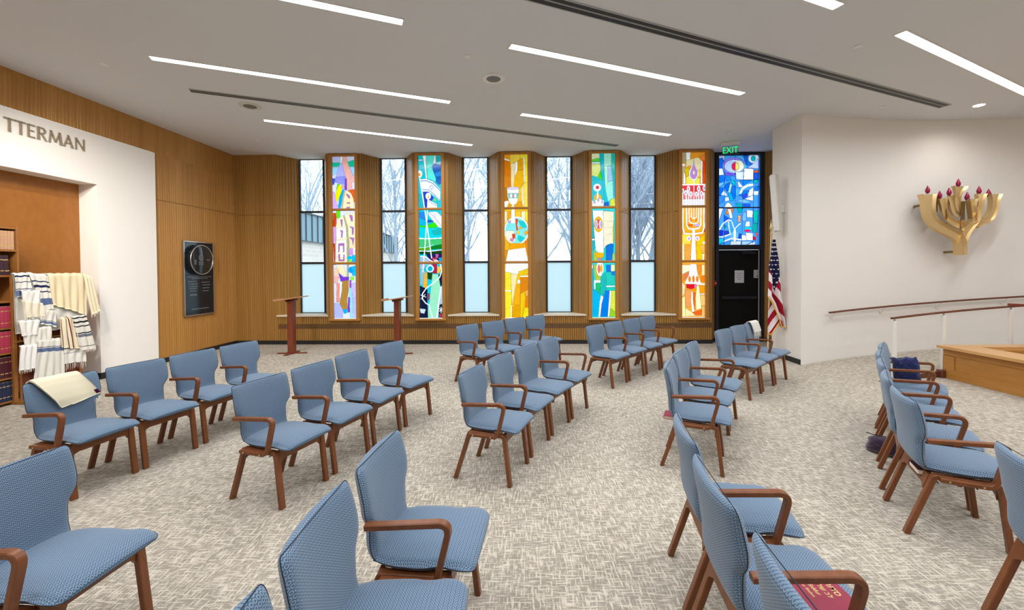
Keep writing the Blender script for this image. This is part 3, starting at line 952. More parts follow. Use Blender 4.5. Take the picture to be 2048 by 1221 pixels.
DG = '''
c8c8f0 125,345 415,345 415,370 240,420 125,400
1060d8 125,400 200,380 230,480 180,600 125,560
38a8f0 232,345 415,345 415,380 232,470
c 50c0f0 470,540,130,190
c 3898f0 400,540,205,170
c 8078e0 380,520,180,150
c f0f4fc 400,535,165,112
c b0c4f8 365,540,115,95
c f0e8d0 470,530,82,98
c e01848 410,535,60,72
f4d868 415,462 450,475 475,520 470,570 440,600 415,607
50b8f0 560,420 610,440 600,600 560,620
1858d8 545,345 620,345 620,430 590,520
c e8eefc 720,400,90,80
c 00b0b8 712,402,42,48
c8d0f8 700,500 800,400 800,580 620,560
1870e0 600,440 700,500 690,510 610,520
f0e8fa 560,570 715,580 715,770 550,770
e8e8f8 125,570 200,570 220,680 125,690
d8e0fa 420,640 560,620 550,770 430,760
6850d0 235,640 410,660 400,700 240,690
e05820 722,612 805,605 805,650 722,650
1850c8 722,655 805,655 805,770 722,770
00b0b0 720,775 805,775 770,840 720,830
c 0868d8 185,755,62,68
70b8f0 125,830 230,800 200,860 125,900
0860e0 125,905 220,905 200,980 170,1050 125,1030
d8e4f8 170,1030 220,950 290,1050
1880e8 245,700 330,720 350,780 270,790
00b0c0 345,760 415,800 415,890 340,810
0060d0 245,850 320,810 300,960 270,970 235,910
98ccf0 325,830 360,850 330,1000 290,990
0868d8 360,880 415,870 415,1090 370,1110 340,1000
00a0e0 290,990 345,1000 390,1130 330,1140
f0e8f8 450,780 550,900 470,900
1078d8 490,780 690,780 545,870
s e4ecfc 40 700,860 620,870 540,920 500,1000
48a0e8 420,900 500,940 470,1050 420,1060
3040c8 520,1040 610,1000 620,1060 550,1110
0870d8 480,1050 560,960 650,960 600,1010 500,1060
e0d8f8 650,950 715,900 715,1050 620,1060
f0f4fc 570,1110 710,1040 715,1140
0870d8 740,890 815,880 800,960 730,950
e0f0fc 725,970 815,970 800,1040 725,1040
3080e0 125,1040 230,1070 200,1160 125,1200
c8d4f4 240,1080 300,1060 320,1130 240,1150
70b0f0 430,1130 560,1110 700,1160 560,1180
f4e4c8 228,1247 270,1176 307,1165 340,1200 371,1247
00a0a0 428,1169 535,1197 528,1340 464,1347
1850e0 550,1190 671,1197 664,1240 550,1240
d07820 271,1269 385,1269 371,1347 250,1376
f4f0f4 286,1276 335,1276 371,1433 328,1447
e89868 457,1390 514,1397 500,1519 464,1504
e0e4fa 607,1297 714,1311 707,1433 614,1426
00b098 714,1319 800,1311 800,1533 757,1533 714,1433
00a088 714,1533 792,1540 778,1690 714,1690
e8e8f8 128,1269 207,1269 143,1476 118,1476
1050d8 221,1383 343,1469 228,1519
009070 221,1547 264,1576 236,1619
70a8f0 540,1350 600,1330 600,1500 530,1490
f4f0fa 600,1500 660,1500 660,1590 580,1590
10c0d8 570,1595 690,1595 700,1660 570,1650
s f0f4fc 20 150,1633 207,1533 300,1469 343,1483
s f0f4fc 14 300,1500 310,1600 330,1700
1828b8 143,1647 214,1654 207,1740 150,1754
2038b0 221,1661 300,1661 314,1718 221,1733
10b0d8 321,1633 400,1633 343,1690
c 58a8f0 400,1740,75,80
s f0f0fc 14 400,1633 357,1504
s f0f0fc 14 400,1633 500,1533
s f0f0fc 36 408,1650 408,1833
c e01860 621,1661,50,25
f4f0fa 593,1697 714,1704 714,1833 607,1826
f0f0fc 528,1733 600,1747 607,1833 528,1833
2040c0 480,1710 520,1715 515,1800 470,1790
c01838 718,1761 771,1776 764,1833 718,1826
e05830 757,1704 800,1690 800,1761 778,1769
s e8e0f0 22 221,1847 343,1797 514,1818
s e8e8f0 20 118,1770 214,1765 335,1718
08b8d0 118,1797 211,1790 211,1847 121,1911
3890e0 143,1911 243,1861 343,1847 321,1911
c8d0f0 343,1847 514,1840 514,1911 328,1911
a0c4f4 528,1847 707,1847 607,1911 528,1911
f0f0fc 607,1911 757,1854 743,1911
s 102890 7 232,340 226,1915
s 102890 5 415,340 415,1270
s 102890 5 545,620 530,1915
s 102890 7 716,600 716,1915
s 102890 6 800,340 800,1915
'''
img = paint(118, 254, (122,118), (818,826), 345, 1911, DG, '4090e8', 7, .25)
loc(glass_mesh(Wp(4.672, .31, 0), Wp(5.628, .31, 0), 2.245, ZC-.065, img)).build('stained_glass', M['stained'], dr)
f = MB(); f.bar(Wp(4.67, .295, 3.11), Wp(5.63, .295, 3.11), .03, .025); loc(f).build('mullion', M['black_metal'], dr)
# ============================================================ RIGHT SIDE
WX, WY = 4.965, 7.455
m = MB()
xs = [WX+.0+i*.22 for i in range(33)]; pts = [arc(x) for x in xs]; pts[0] = Vector((WX, WY))
V = [(p.x, p.y, z) for z in (0, ZC) for p in pts]; n = len(pts)
m.add(V, [[i+1, i, n+i, n+i+1] for i in range(n-1)])
e = pts[-1]
m.quad((e.x,e.y,0),(12.4,-5,0),(12.4,-5,ZC),(e.x,e.y,ZC))
o = m.build('wall_right', M['white_wall'], smooth=True, auto=30); struct(o, 'curved warm white wall behind the ramp')
m = MB()
m.quad((WX,WY,0),(4.995,8.36,0),(4.995,8.36,ZC),(WX,WY,ZC)); m.quad((4.995,8.36,0),(6.4,8.36,0),(6.4,8.36,ZC),(4.995,8.36,ZC)); m.quad((6.4,8.36,0),(6.4,9.62,0),(6.4,9.62,ZC),(6.4,8.36,ZC))
o = m.build('wall_return', M['white_wall']); struct(o, 'end face of the white wall beside the flag')
m = MB(); m.bar((WX-.008,WY,.045), (4.987,8.36,.045), .012, .09); m.bar((4.99,8.368,.045), (6.4,8.368,.045), .012, .09)
o = m.build('baseboard_return', M['black']); struct(o)
m = MB(); m.quad((-7.05,-5,0),(12.45,-5,0),(12.45,-5,ZC),(-7.05,-5,ZC)); o = m.build('wall_back', M['white_wall']); struct(o)

# ramp
m = MB(); xs = [5.0+i*.18 for i in range(38)]; RI = 8.23
XI = [5.38+(x-5.0)*(6.66-.38)/6.66 for x in xs]; A = [arc(x, RI) for x in XI]; B = [arc(x, CR-.012) for x in xs]; n = len(xs)
V = [(p.x, p.y, ramp_z(x)+.0012) for p, x in zip(A, xs)]+[(p.x, p.y, ramp_z(x)+.0012) for p, x in zip(B, xs)]
V += [(x, y, -.0) for x, y, z in V]
F = [[i, i+1, n+i+1, n+i] for i in range(n-1)]+[[2*n+i+1, 2*n+i, 3*n+i, 3*n+i+1] for i in range(n-1)]
F += [[2*n+i, 2*n+i+1, i+1, i] for i in range(n-1)]+[[n+i, n+i+1, 3*n+i+1, 3*n+i] for i in range(n-1)]
F += [[0, n, 3*n, 2*n], [n-1, 3*n-1, 4*n-1, 2*n-1][::1]]
m.add(V, F); o = m.build('ramp', M['carpet']); tag(o, 'low carpeted ramp rising along the curved white wall', 'ramp'); rampo = o
m = MB(); XC = [5.38+.15*k for k in range(9)]; C1 = [arc(x, RI-.012) for x in XC]; C2 = [arc(x, RI+.012) for x in XC]
for k in range(8):
    z0, z1 = (ramp_z(5.0+(XC[k+j]-5.38)*1.0605)+.010 for j in (0, 1))
    P = [(*C1[k], 0), (*C1[k+1], 0), (*C2[k+1], 0), (*C2[k], 0), (*C1[k], z0), (*C1[k+1], z1), (*C2[k+1], z1), (*C2[k], z0)]
    m.add(P, [(4,5,6,7),(0,1,5,4),(2,3,7,6),(1,2,6,5),(3,0,4,7)])
o = m.build('curb', M['wood_rail'], rampo); o['label'] = 'brown wooden edge curb'

# platform with knee walls
pl = empty('platform', (6.57, 6.57, 0)); tag(pl, 'oak panelled platform surround with broad cap and sunken middle', 'platform')
def loc(m): return xf(m, Matrix.Translation(-Vector(pl.location)))
X0, Y1, PZ = 6.57, 6.55, .5
m = MB(); m.box((X0+.17, 4.5, .23), (.34, 4.1, .46)); m.box((7.6, Y1-.14, .23), (2.0, .26, .46))
loc(m).build('body', M['wood_plat'], pl)
m = MB()
for z in (.07, .41): m.box((X0-.008, 4.5, z), (.016, 4.1, .14 if z < .2 else .10), bev=.003)
for y in (6.47, 4.5, 2.6): m.box((X0-.008, y, .24), (.0158, .17, .21), bev=.003)
loc(m).build('stile', M['wood_plat'], pl)
m = MB()
P = [(6.47, Y1+.02), (6.47, 2.4), (6.93, 2.4), (6.93, Y1-.2), (8.6, Y1-.2), (8.6, Y1+.02)]
m.prism(P[::-1], 2, .46, PZ); loc(m).build('cap', M['wood_cap'], pl)['label'] = 'pale oak cap'
m = MB(); m.box((7.7, 4.4, .15), (1.8, 3.9, .02)); loc(m).build('inner_floor', M['wood_plat'], pl)
m = MB(); m.box((X0-.03, Y1-.0, .06), (.1, .1, .12), bev=.01); loc(m).build('corner_block', M['wood_rail'], pl)

# handrails
def rail_path(r, x0, x1, zf, n=26):
    return [(*(arc(x0+(x1-x0)*i/n, r)), zf(x0+(x1-x0)*i/n)) for i in range(n+1)]
zr = lambda x: .905+ramp_z(x)*1.02-.03
def flat_rail(m, path, w=.042, h=.03):
    for a, b in zip(path[:-1], path[1:]):
        m.bar(a, Vector(b)+(Vector(b)-Vector(a))*.02, w, h, .006)
h1 = empty('handrail', (5.49, 7.47, .9)); tag(h1, 'brown wooden handrail bracketed to the curved white wall', 'handrail')
def loc(m): return xf(m, Matrix.Translation(-Vector(h1.location)))
m = MB(); flat_rail(m, rail_path(CR-.09, 5.49, 11.0, zr)); loc(m).build('rail', M['wood_rail'], h1)
for x in (5.60, 6.64, 7.71, 8.82, 9.9):
    m = MB(); p = arc(x, CR-.09); q = arc(x, CR-.012); d = (q-p).normalized(); z = zr(x)
    m.tube([(p.x, p.y, z-.012), (p.x+d.x*.02, p.y+d.y*.02, z-.055), (q.x, q.y, z-.09)], .008, 8)
    m.tube([(q.x-d.x*.008, q.y-d.y*.008, z-.09), (q.x, q.y, z-.09)], .032, 14)
    loc(m).build('bracket', M['white_plastic'], h1)
h2 = empty('handrail', (5.6, 6.38, 0)); tag(h2, 'brown handrail on white posts along the open side of the ramp', 'handrail')
def loc(m): return xf(m, Matrix.Translation(-Vector(h2.location)))
RR = 8.30
m = MB(); flat_rail(m, rail_path(RR, 5.69, 9.9, zr)); loc(m).build('rail', M['wood_rail'], h2)
for x in (5.75, 6.66, 7.78, 8.9):
    m = MB(); p = arc(x, RR); z = zr(x); zb = ramp_z(x)-.03; m.box((p.x, p.y, (z-.05+zb)/2), (.05, .05, z-.05-zb), rz=-.1, bev=.006)
    loc(m).build('post', M['white_plastic'], h2)
    m = MB(); m.tube([(p.x, p.y, z-.055), (p.x, p.y, z-.01)], .012, 8); loc(m).build('rail_pin', M['steel'], h2)
h3 = empty('handrail', (8.2, 6.9, 0)); tag(h3, 'short dark red handrail end pointing in at the right edge above the platform', 'handrail')
m = MB(); flat_rail(m, [(7.25, 6.28, 1.14), (7.6, 6.25, 1.125), (8.4, 6.2, 1.09), (9.2, 6.1, 1.07)], .06, .04); xf(m, Matrix.Translation((-8.2,-6.9,0))).build('rail', M['wood_red'], h3)
for x in (8.15, 9.1):
    m = MB(); m.box((x-8.2, 6.21-6.9-(x-8.15)*.1, .62), (.05, .05, .92)); m.build('post', M['white_plastic'], h3)

# ------------------------------------------------------------ menorah on the wall
mn = empty('menorah', (7.84, 7.56, 1.9)); tag(mn, 'bronze seven-branched wall menorah with ruby glass flames', 'menorah')
ta = Vector((1, -.0445, 0)).normalized(); na = Vector((-ta.y, ta.x, 0))*1.0    # na points to the wall
if na.y < 0: na = -na
k_ = 1.368/1040                      # metres per drawing unit
def mp_(x, y, d=0):
    """drawing coordinates -> local metres; d = metres towards the wall"""
    return ta*((x-645)*k_)+na*d+Vector((0, 0, (1165-y)*k_))
def smooth_pts(P, n=6):
    out = []
    for i in range(len(P)-1):
        p0 = P[max(i-1,0)]; p1 = P[i]; p2 = P[i+1]; p3 = P[min(i+2, len(P)-1)]
        for j in range(n):
            t = j/n
            out.append(tuple(.5*((2*b)+(-a+c)*t+(2*a-5*b+4*c-d)*t*t+(-a+3*b-3*c+d)*t**3) for a, b, c, d in zip(p0, p1, p2, p3)))
    out.append(P[-1]); return out
def ribbon(path, d0, d1, M_, name='branch', slant=0, recess=True):
    """path of (x,y,width,front depth offset); front face + sides reaching back to the wall side"""
    P = smooth_pts(path); m = MB(); V = []; n = len(P)
    for i, (x, y, w, fo) in enumerate(P):
        a = P[max(i-1,0)]; b = P[min(i+1,n-1)]; dx, dy = b[0]-a[0], b[1]-a[1]; q = math.hypot(dx, dy) or 1
        if i == 0: nx, ny = (1, slant)
        else: nx, ny = -dy/q, dx/q
        if i and nx*px_ + ny*py_ < 0: nx, ny = -nx, -ny
        px_, py_ = nx, ny
        l = (x-nx*w/2, y-ny*w/2); r = (x+nx*w/2, y+ny*w/2); li = (x-nx*w*.32, y-ny*w*.32); ri = (x+nx*w*.32, y+ny*w*.32)
        for c, dd in ((l, d0+fo), (li, d0+fo+.035), (ri, d0+fo+.035), (r, d0+fo), (r, d1), (l, d1)):
            V.append(mp_(c[0], c[1], dd))
    F = [[i*6+k, i*6+(k+1)%6, (i+1)*6+(k+1)%6, (i+1)*6+k] for i in range(n-1) for k in range(6)]
    F += [[0,5,4,3,2,1], [(n-1)*6+k for k in range(6)]]
    m.add(V, F); return m.build(name, M_, mn, smooth=True, auto=35)
BR = [
 [(215,335,205,0),(222,420,158,0),(230,560,138,0),(262,665,130,0),(345,757,124,0),(475,835,118,.0),(590,905,122,.0),(640,990,120,.0),(650,1155,118,.0)],
 [(428,385,110,.05),(440,480,85,.05),(470,600,85,.05),(545,700,90,.05),(665,765,90,.05)],
 [(555,350,100,.09),(570,440,68,.09),(600,560,70,.09),(668,630,70,.09)],
 [(640,232,190,.03),(628,300,110,.04),(625,380,80,.06),(640,480,75,.08),(655,600,60,.09)],
 [(790,405,110,.0),(785,500,70,.0),(800,600,70,.0),(810,700,60,.02)],
 [(915,335,130,.03),(900,430,85,.02),(875,560,80,.02),(820,690,90,.0),(735,800,100,.0),(680,900,105,.0),(655,1020,110,.01)],
 [(1080,345,150,.0),(1072,430,95,.0),(1055,560,85,.0),(1000,660,85,.0),(910,715,80,.0),(830,765,70,.02)],
]
for b in BR: ribbon(b, -.05, .045, M['bronze'])
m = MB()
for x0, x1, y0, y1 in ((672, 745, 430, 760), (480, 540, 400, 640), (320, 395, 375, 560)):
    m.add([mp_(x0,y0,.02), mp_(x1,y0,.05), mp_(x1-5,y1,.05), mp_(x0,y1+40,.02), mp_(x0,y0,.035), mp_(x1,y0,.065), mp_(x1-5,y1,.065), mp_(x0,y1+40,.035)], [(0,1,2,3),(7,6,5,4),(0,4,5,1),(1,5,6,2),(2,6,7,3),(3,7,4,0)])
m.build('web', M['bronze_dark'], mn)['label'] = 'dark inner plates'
for x, y, d in ((235,300,.02), (398,372,.05), (520,330,.10), (637,212,.05), (745,395,.02), (905,315,.05), (1028,355,.05)):
    m = MB(); c = mp_(x, y+24, min(d, .03))
    m.lathe([(.006,0),(.024,.012),(.036,.045),(.035,.07),(.023,.10),(.011,.13),(.001,.15)], c, 12); m.build('flame', M['flame'], mn, smooth=True)['label'] = 'ruby glass flame'
m = MB()
for x, y in ((205,470), (610,1110), (640,700)): m.tube([mp_(x,y,.03), mp_(x,y,.235)], .022, 12)
m.build('wall_stud', M['bronze_dark'], mn)

# ------------------------------------------------------------ column loudspeaker
sp = empty('column_loudspeaker', (4.855, 7.95, 2.38)); tag(sp, 'tall slim off-white loudspeaker tilted on the white wall above the flag', 'loudspeaker')
T = Matrix.Rotation(-.08, 4, 'Y') @ Matrix.Rotation(.35, 4, 'Z')
m = MB(); m.box((0,0,.53), (.11,.14,1.07), bev=.03); xf(m, T).build('cabinet', M['white_plastic'], sp)
m = MB(); m.box((-.0,-.072,.53), (.08,.008,1.02), bev=.003); xf(m, T).build('grille', M['spk'], sp)
m = MB(); m.box((.045,.0,.42), (.13,.05,.13), bev=.01); m.box((.118,.0,.42), (.012,.11,.16), bev=.004); m.build('wall_bracket', M['white_plastic'], sp)

# ------------------------------------------------------------ flag on a stand
fg = empty('flag', (4.705, 8.0, 0)); tag(fg, 'United States flag with gold fringe hanging on a gold pole by the white wall', 'flag')
m = MB(); m.lathe([(.15,0),(.15,.015),(.13,.03),(.06,.05),(.035,.08),(.02,.12)], (0,0,0), 28); m.build('stand', M['brass'], fg, smooth=True, auto=30)
m = MB(); m.tube([(0,0,.1), (.055,0,2.33)], .0125, 10); m.build('pole', mat('pale gold pole', (.75,.58,.28), .35), fg, smooth=True, auto=40)
m = MB(); m.lathe([(.012,0),(.03,.02),(.012,.05),(.02,.07),(.01,.09),(.024,.12),(.03,.14),(.012,.20),(.004,.30)], (.055,0,2.31), 14); m.build('finial', M['brass'], fg, smooth=True)
def poly_at(P, t):
    t = min(max(t, 0), .99999)*(len(P)-1); i = int(t); f = t-i; return P[i][0]+(P[i+1][0]-P[i][0])*f, P[i][1]+(P[i+1][1]-P[i][1])*f
FL = [(4.751,2.231),(4.698,1.861),(4.674,1.726),(4.669,1.473),(4.645,1.185),(4.735,1.049),(4.864,.727),(4.880,.62)]
FR = [(4.798,2.231),(4.867,1.86),(4.881,1.725),(4.906,1.471),(4.921,1.184),(4.935,1.048),(4.955,.726),(4.965,.62)]
RED, WHT, BLU = lin('a3182e'), lin('e9dfe2'), lin('1d2148')
def ffn(u, v):
    a = poly_at(FL, v); b = poly_at(FR, v); x = a[0]+(b[0]-a[0])*u; z = a[1]+(b[1]-a[1])*u
    amp = .012+.05*min(1, v*1.6); y = 7.93-amp*math.sin(u*3.2*PI+.6*v)-.02*v
    return (x-4.705, y-8.0, z)
def fcol(u, v):
    x, y, z = ffn(u, v); X = x+4.705
    # canton: down to a slanted edge
    lim = 1.82-(X-4.63)*3.2 if X < 4.80 else 1.30+(X-4.80)*5.0
    if z > lim:
        gx, gz = u/.21, z/.082; fx = gx+(int(math.floor(gz)) % 2)*.5
        if math.hypot((fx % 1-.5)*.21*(poly_at(FR, v)[0]-poly_at(FL, v)[0]), (gz % 1-.5)*.082) < .0115: return WHT
        return BLU
    q = (z+(X-4.66)*2.0)/.165
    return RED if int(math.floor(q)) % 2 == 0 else WHT
m = sheet(ffn, 60, 150, .004, fcol); m.build('flag_cloth', M['cloth'], fg, smooth=True)
BL = [(4.735,1.066),(4.689,.914),(4.680,.711),(4.682,.49)]; BRt = [(4.803,1.0),(4.875,.86),(4.905,.72),(4.735,.465)]
def bfn(u, v):
    a = poly_at(BL, v); b = poly_at(BRt, v)
    return (a[0]+(b[0]-a[0])*u-4.705, 7.96-8.0+.012*math.sin(u*6), a[1]+(b[1]-a[1])*u)
def bcol(u, v):
    x, y, z = bfn(u, v); q = (z-(x+.025)*1.5)/.15; return RED if int(math.floor(q)) % 2 == 0 else WHT
sheet(bfn, 30, 60, .004, bcol).build('flag_cloth', M['cloth'], fg, smooth=True)
m = MB()
for P in ([ffn(0, .57+.43*i/12) for i in range(13)], [ffn(i/10, 1) for i in range(11)], [bfn(i/8, 1) for i in range(9)], [bfn(1, 1-.45*i/8) for i in range(9)]):
    m.tube([(x, y-.012, z-.008) for x, y, z in P], .011, 6)
m.build('fringe', M['goldfringe'], fg, smooth=True)['label'] = 'gold fringe'

# ------------------------------------------------------------ wall and door fittings
def panel(name, s, d, z, w, h, t, mt, label, cat):
    r0 = empty(name, Wp(s, d, z)); tag(r0, label, cat)
    m = MB(); m.box((0,0,0), (w, t, h), bev=min(.006, t*.3)); m.build('plate' if name != 'paper_notice' else 'sheet', M[mt], r0); return r0
nt = panel('paper_notice', 5.155, .279, 1.51, .215, .29, .003, 'paper', 'white printed paper notice taped to the black door', 'notice')
m = MB()
for k, (w, z) in enumerate(((.15,.075), (.11,.03), (.15,-.015), (.09,-.06))):
    x = -w/2
    while x < w/2: 
        d = .012+.012*rnd.random(); m.box((min(x+d/2, w/2), -.0025, z), (d*.8, .001, .012)); x += d
m.build('printed_line', M['ink'], nt)
kb = panel('key_box', 5.53, .262, 1.57, .10, .19, .04, 'grey_plastic', 'grey keypad box at the right edge of the black door', 'keypad')
m = MB(); m.tube([(.02,-.02,-.05),(.02,-.026,-.05)], .014, 12); m.tube([(.02,-.02,.03),(.02,-.026,.03)], .008, 12); m.build('button', M['black'], kb)
p_ = Wp(4.565, .215, 1.36); fa = empty('fire_alarm', p_); tag(fa, 'small red fire alarm pull beside the black door', 'alarm')
m = MB(); m.box((0,0,0), (.10,.045,.13), rz=.95, bev=.008); m.build('housing', M['red'], fa); m = MB(); m.box((.018,-.026,0), (.05,.012,.03), rz=.95); m.build('pull_handle', M['white_plastic'], fa)

# exit sign
ex = empty('exit_sign', (4.54, 9.1, ZC)); tag(ex, 'green lit EXIT sign hung from the ceiling before the blue glass', 'exit sign'); ex.rotation_euler.z = -.32
m = MB(); m.box((0,0,-.035), (.34,.09,.066), bev=.006); m.build('housing', M['white_plastic'], ex)
m = MB(); m.box((0,0,-.165), (.32,.008,.19)); m.build('acrylic_panel', M['acrylic'], ex)
m = text_mesh('EXIT', .185, .004, .0, 'CENTER', .80); xf(m, frame((0, -.008, -.235), (1,0,0), (0,0,1))); m.build('letters', M['exit'], ex)
# ============================================================ CEILING FITTINGS
def plan(a, b): d = Vector((b[0]-a[0], b[1]-a[1])); return d.length, math.atan2(d.y, d.x)
LT = [((-4.58,5.39),(-1.05,6.86),'long recessed ceiling light line nearest the portal wall, second from the windows'),
      ((-4.48,7.62),(-.94,9.20),'long ceiling light line nearest the windows on the left'),
      ((-.07,5.16),(3.485,6.60),'long ceiling light line above the middle chair rows'),
      ((.086,7.40),(3.084,8.60),'shorter ceiling light line nearest the windows on the right'),
      ((4.394,4.924),(8.0,6.69),'ceiling light line running out of frame at upper right, near the menorah wall'),
      ((-.23,2.98),(3.32,4.43),'ceiling light line whose right tip shows at the top edge, right of centre'),
      ((-4.77,3.20),(-1.216,4.66),'ceiling light line whose right half shows at the top edge, left of centre')]
for x, y in ((-4.9,1.0),(-.4,.75),(4.0,2.4),(-5.0,-1.3),(-.5,-1.5),(3.9,0),(8.0,3.6),(3.6,-2.4)): LT.append(((x,y),(x+3.5,y+1.44),None))
for a, b, lb in LT:
    Ln, an = plan(a, b); r0 = empty('ceiling_light', ((a[0]+b[0])/2, (a[1]+b[1])/2, ZC), an)
    tag(r0, lb or 'recessed linear ceiling light behind the viewpoint', 'ceiling light', 'recessed linear ceiling lights' if lb else 'linear ceiling lights behind the viewpoint')
    m = MB(); m.box((0,0,-.004), (Ln-.02,.105,.006)); m.build('diffuser', M['strip'], r0)
    al = bpy.data.lights.new('ceiling_light_output', 'AREA'); al.shape = 'RECTANGLE'; al.size = Ln-.03; al.size_y = .10; al.energy = 46; al.spread = math.radians(165); al.color = (.975,.985,1.0)
    ao = bpy.data.objects.new('light_output', al); COL.objects.link(ao); ao.parent = r0; ao.location = (0,0,-.012)
    m = MB()
    for s_ in (-1, 1): m.box((0, s_*.06, -.004), (Ln+.02, .010, .008)); m.box((s_*Ln/2, 0, -.004), (.01, .12, .008))
    m.build('trim_frame', M['white_plastic'], r0)
for a, b, w, lb in (((-4.816,6.353),(2.197,9.304),.11,'long black slot air diffuser between the left light lines'),
                    ((-1.5,3.53),(7.142,7.151),.15,'long black slot air diffuser crossing the upper right ceiling')):
    Ln, an = plan(a, b); r0 = empty('slot_diffuser', ((a[0]+b[0])/2, (a[1]+b[1])/2, ZC), an); tag(r0, lb, 'air diffuser', 'slot air diffusers')
    for s_ in (-1, 1): 
        m = MB(); m.box((0, s_*w*.27, -.004), (Ln, w*.36, .007)); m.build('slot', M['black'], r0)
    m = MB()
    for s_ in (-1, 0, 1): m.box((0, s_*w*.5, -.006), (Ln+.01, .010, .011))
    m.build('trim_frame', M['grey_plastic'] , r0)
for x, y, lb in ((-4.318,6.975,'round ceiling speaker below the left slot diffuser'), (-.313,6.033,'round ceiling speaker in the middle of the ceiling')):
    r0 = empty('ceiling_speaker', (x, y, ZC)); tag(r0, lb, 'ceiling speaker', 'round ceiling speakers')
    m = MB(); m.lathe([(.165,0),(.165,-.006),(.15,-.012),(.10,-.010)], (0,0,0), 36); m.build('rim', M['white_plastic'] if x > -1 else M['spk'], r0)
    m = MB(); m.lathe([(.10,-.009),(.09,-.015),(.001,-.017)], (0,0,0), 32); m.build('grille', M['dkgrey'], r0)
for x, y, lb in ((-5.317,5.551,'small white ceiling disc near the left wall'), (-.605,5.401,'small white ceiling disc beside the middle speaker'), (4.147,5.215,'small white ceiling disc left of the upper right light line'),
                 (6.107,7.157,'small white ceiling disc over the ramp entrance'), (-.287,8.698,'small white ceiling disc before the middle windows'), (-5.316,8.8,'small white ceiling disc in the far left corner'), (4.20,8.45,'small white ceiling disc before the exit sign')):
    r0 = empty('sprinkler_cover', (x, y, ZC+.001)); tag(r0, lb, 'sprinkler cover', 'white sprinkler cover discs')
    m = MB(); m.lathe([(.042,0),(.042,-.004),(.04,-.012),(.001,-.014)], (0,0,0), 20); m.build('disc', M['white_plastic'], r0, smooth=True, auto=30)
r0 = empty('downlight', (7.67, 7.117, ZC)); tag(r0, 'round glowing downlight in the ceiling before the menorah', 'downlight')
m = MB(); m.lathe([(.085,0),(.085,-.006),(.068,-.008)], (0,0,0), 28); m.build('rim', M['white_plastic'], r0)
m = MB(); m.lathe([(.072,-.0095),(.001,-.0100)], (0,0,0), 28); m.build('lens', M['down'], r0)
def spot(loc, tgt, w, size, blend=.6, rad=.05, col=(1,.93,.84), par=None):
    l = bpy.data.lights.new('downlight_beam', 'SPOT'); l.energy = w; l.spot_size = size; l.spot_blend = blend; l.shadow_soft_size = rad; l.color = col
    o = bpy.data.objects.new('downlight_beam', l); COL.objects.link(o); o.location = loc
    o.rotation_euler = (Vector(tgt)-Vector(loc)).to_track_quat('-Z', 'Y').to_euler()
    if par: o.parent = par; o.location = Vector(loc)-Vector(par.location)
    return o
spot((7.67,7.117,ZC-.04), (7.85,7.75,1.6), 18, 2.4, 1.0, par=r0)
for x, y, ty, wz, en in ((-5.15,4.1,7.1,2.1,330),(-4.5,3.3,6.6,1.4,330),(-4.3,2.4,8.6,.9,260),(-4.0,1.2,9.4,.9,260)):  # unseen downlights with fixtures, added to brighten the portal and left wall
    r0 = empty('downlight', (x, y, ZC)); tag(r0, 'unseen downlight out of frame, added to brighten the left wall', 'downlight', 'added unseen wall washing downlights')
    m = MB(); m.lathe([(.085,0),(.085,-.006),(.072,-.008)], (0,0,0), 28); m.build('rim', M['white_plastic'], r0)
    m = MB(); m.lathe([(.072,-.0095),(.001,-.0100)], (0,0,0), 28); m.build('lens', M['down'], r0)
    spot((x,y,ZC-.04), (-6.5,ty,wz), en, 1.1, 1.0, .08, par=r0)

# ============================================================ LEFT WALL OBJECTS
# raised letters (flared roman capitals, built from strokes on a 1 x 1 box: x0,y0,w0, x1,y1,w1)
GLY = {'T': [(.5,0,.26,.5,.5,.20),(.5,.5,.20,.5,1,.26),(0,.95,.11,1,.95,.11)],
 'E': [(.14,0,.28,.14,.5,.22),(.14,.5,.22,.14,1,.28),(.1,.955,.09,1,.955,.10),(.1,.52,.085,.86,.52,.09),(.1,.045,.09,1,.045,.10)],
 'R': [(.13,0,.26,.13,.5,.2),(.13,.5,.2,.13,1,.26),(.1,.955,.09,.55,.955,.10),(.52,.95,.11,.76,.86,.17),(.76,.88,.17,.78,.66,.19),(.78,.68,.17,.55,.52,.11),(.1,.51,.08,.56,.51,.10),(.42,.52,.17,.9,.0,.22)],
 'M': [(.06,0,.10,.17,1,.08),(.17,.98,.16,.5,.14,.10),(.5,.12,.07,.83,.98,.07),(.82,1,.14,.92,0,.20)],
 'A': [(.5,1,.08,.06,0,.13),(.47,1,.14,.9,0,.24),(.2,.33,.08,.74,.33,.08)],
 'N': [(.08,0,.12,.08,1,.10),(.10,.98,.17,.9,.04,.17),(.92,0.02,.09,.92,1,.12)]}
LP = [('T',5.556,5.675),('T',5.682,5.797),('E',5.816,5.904),('R',5.930,6.052),('M',6.070,6.244),('A',6.262,6.398),('N',6.423,6.557)]
lt = empty('wall_lettering', (px(6.05, th+.0), 6.05, 3.545)); tag(lt, 'raised bronze letters TTERMAN on the white portal', 'lettering')
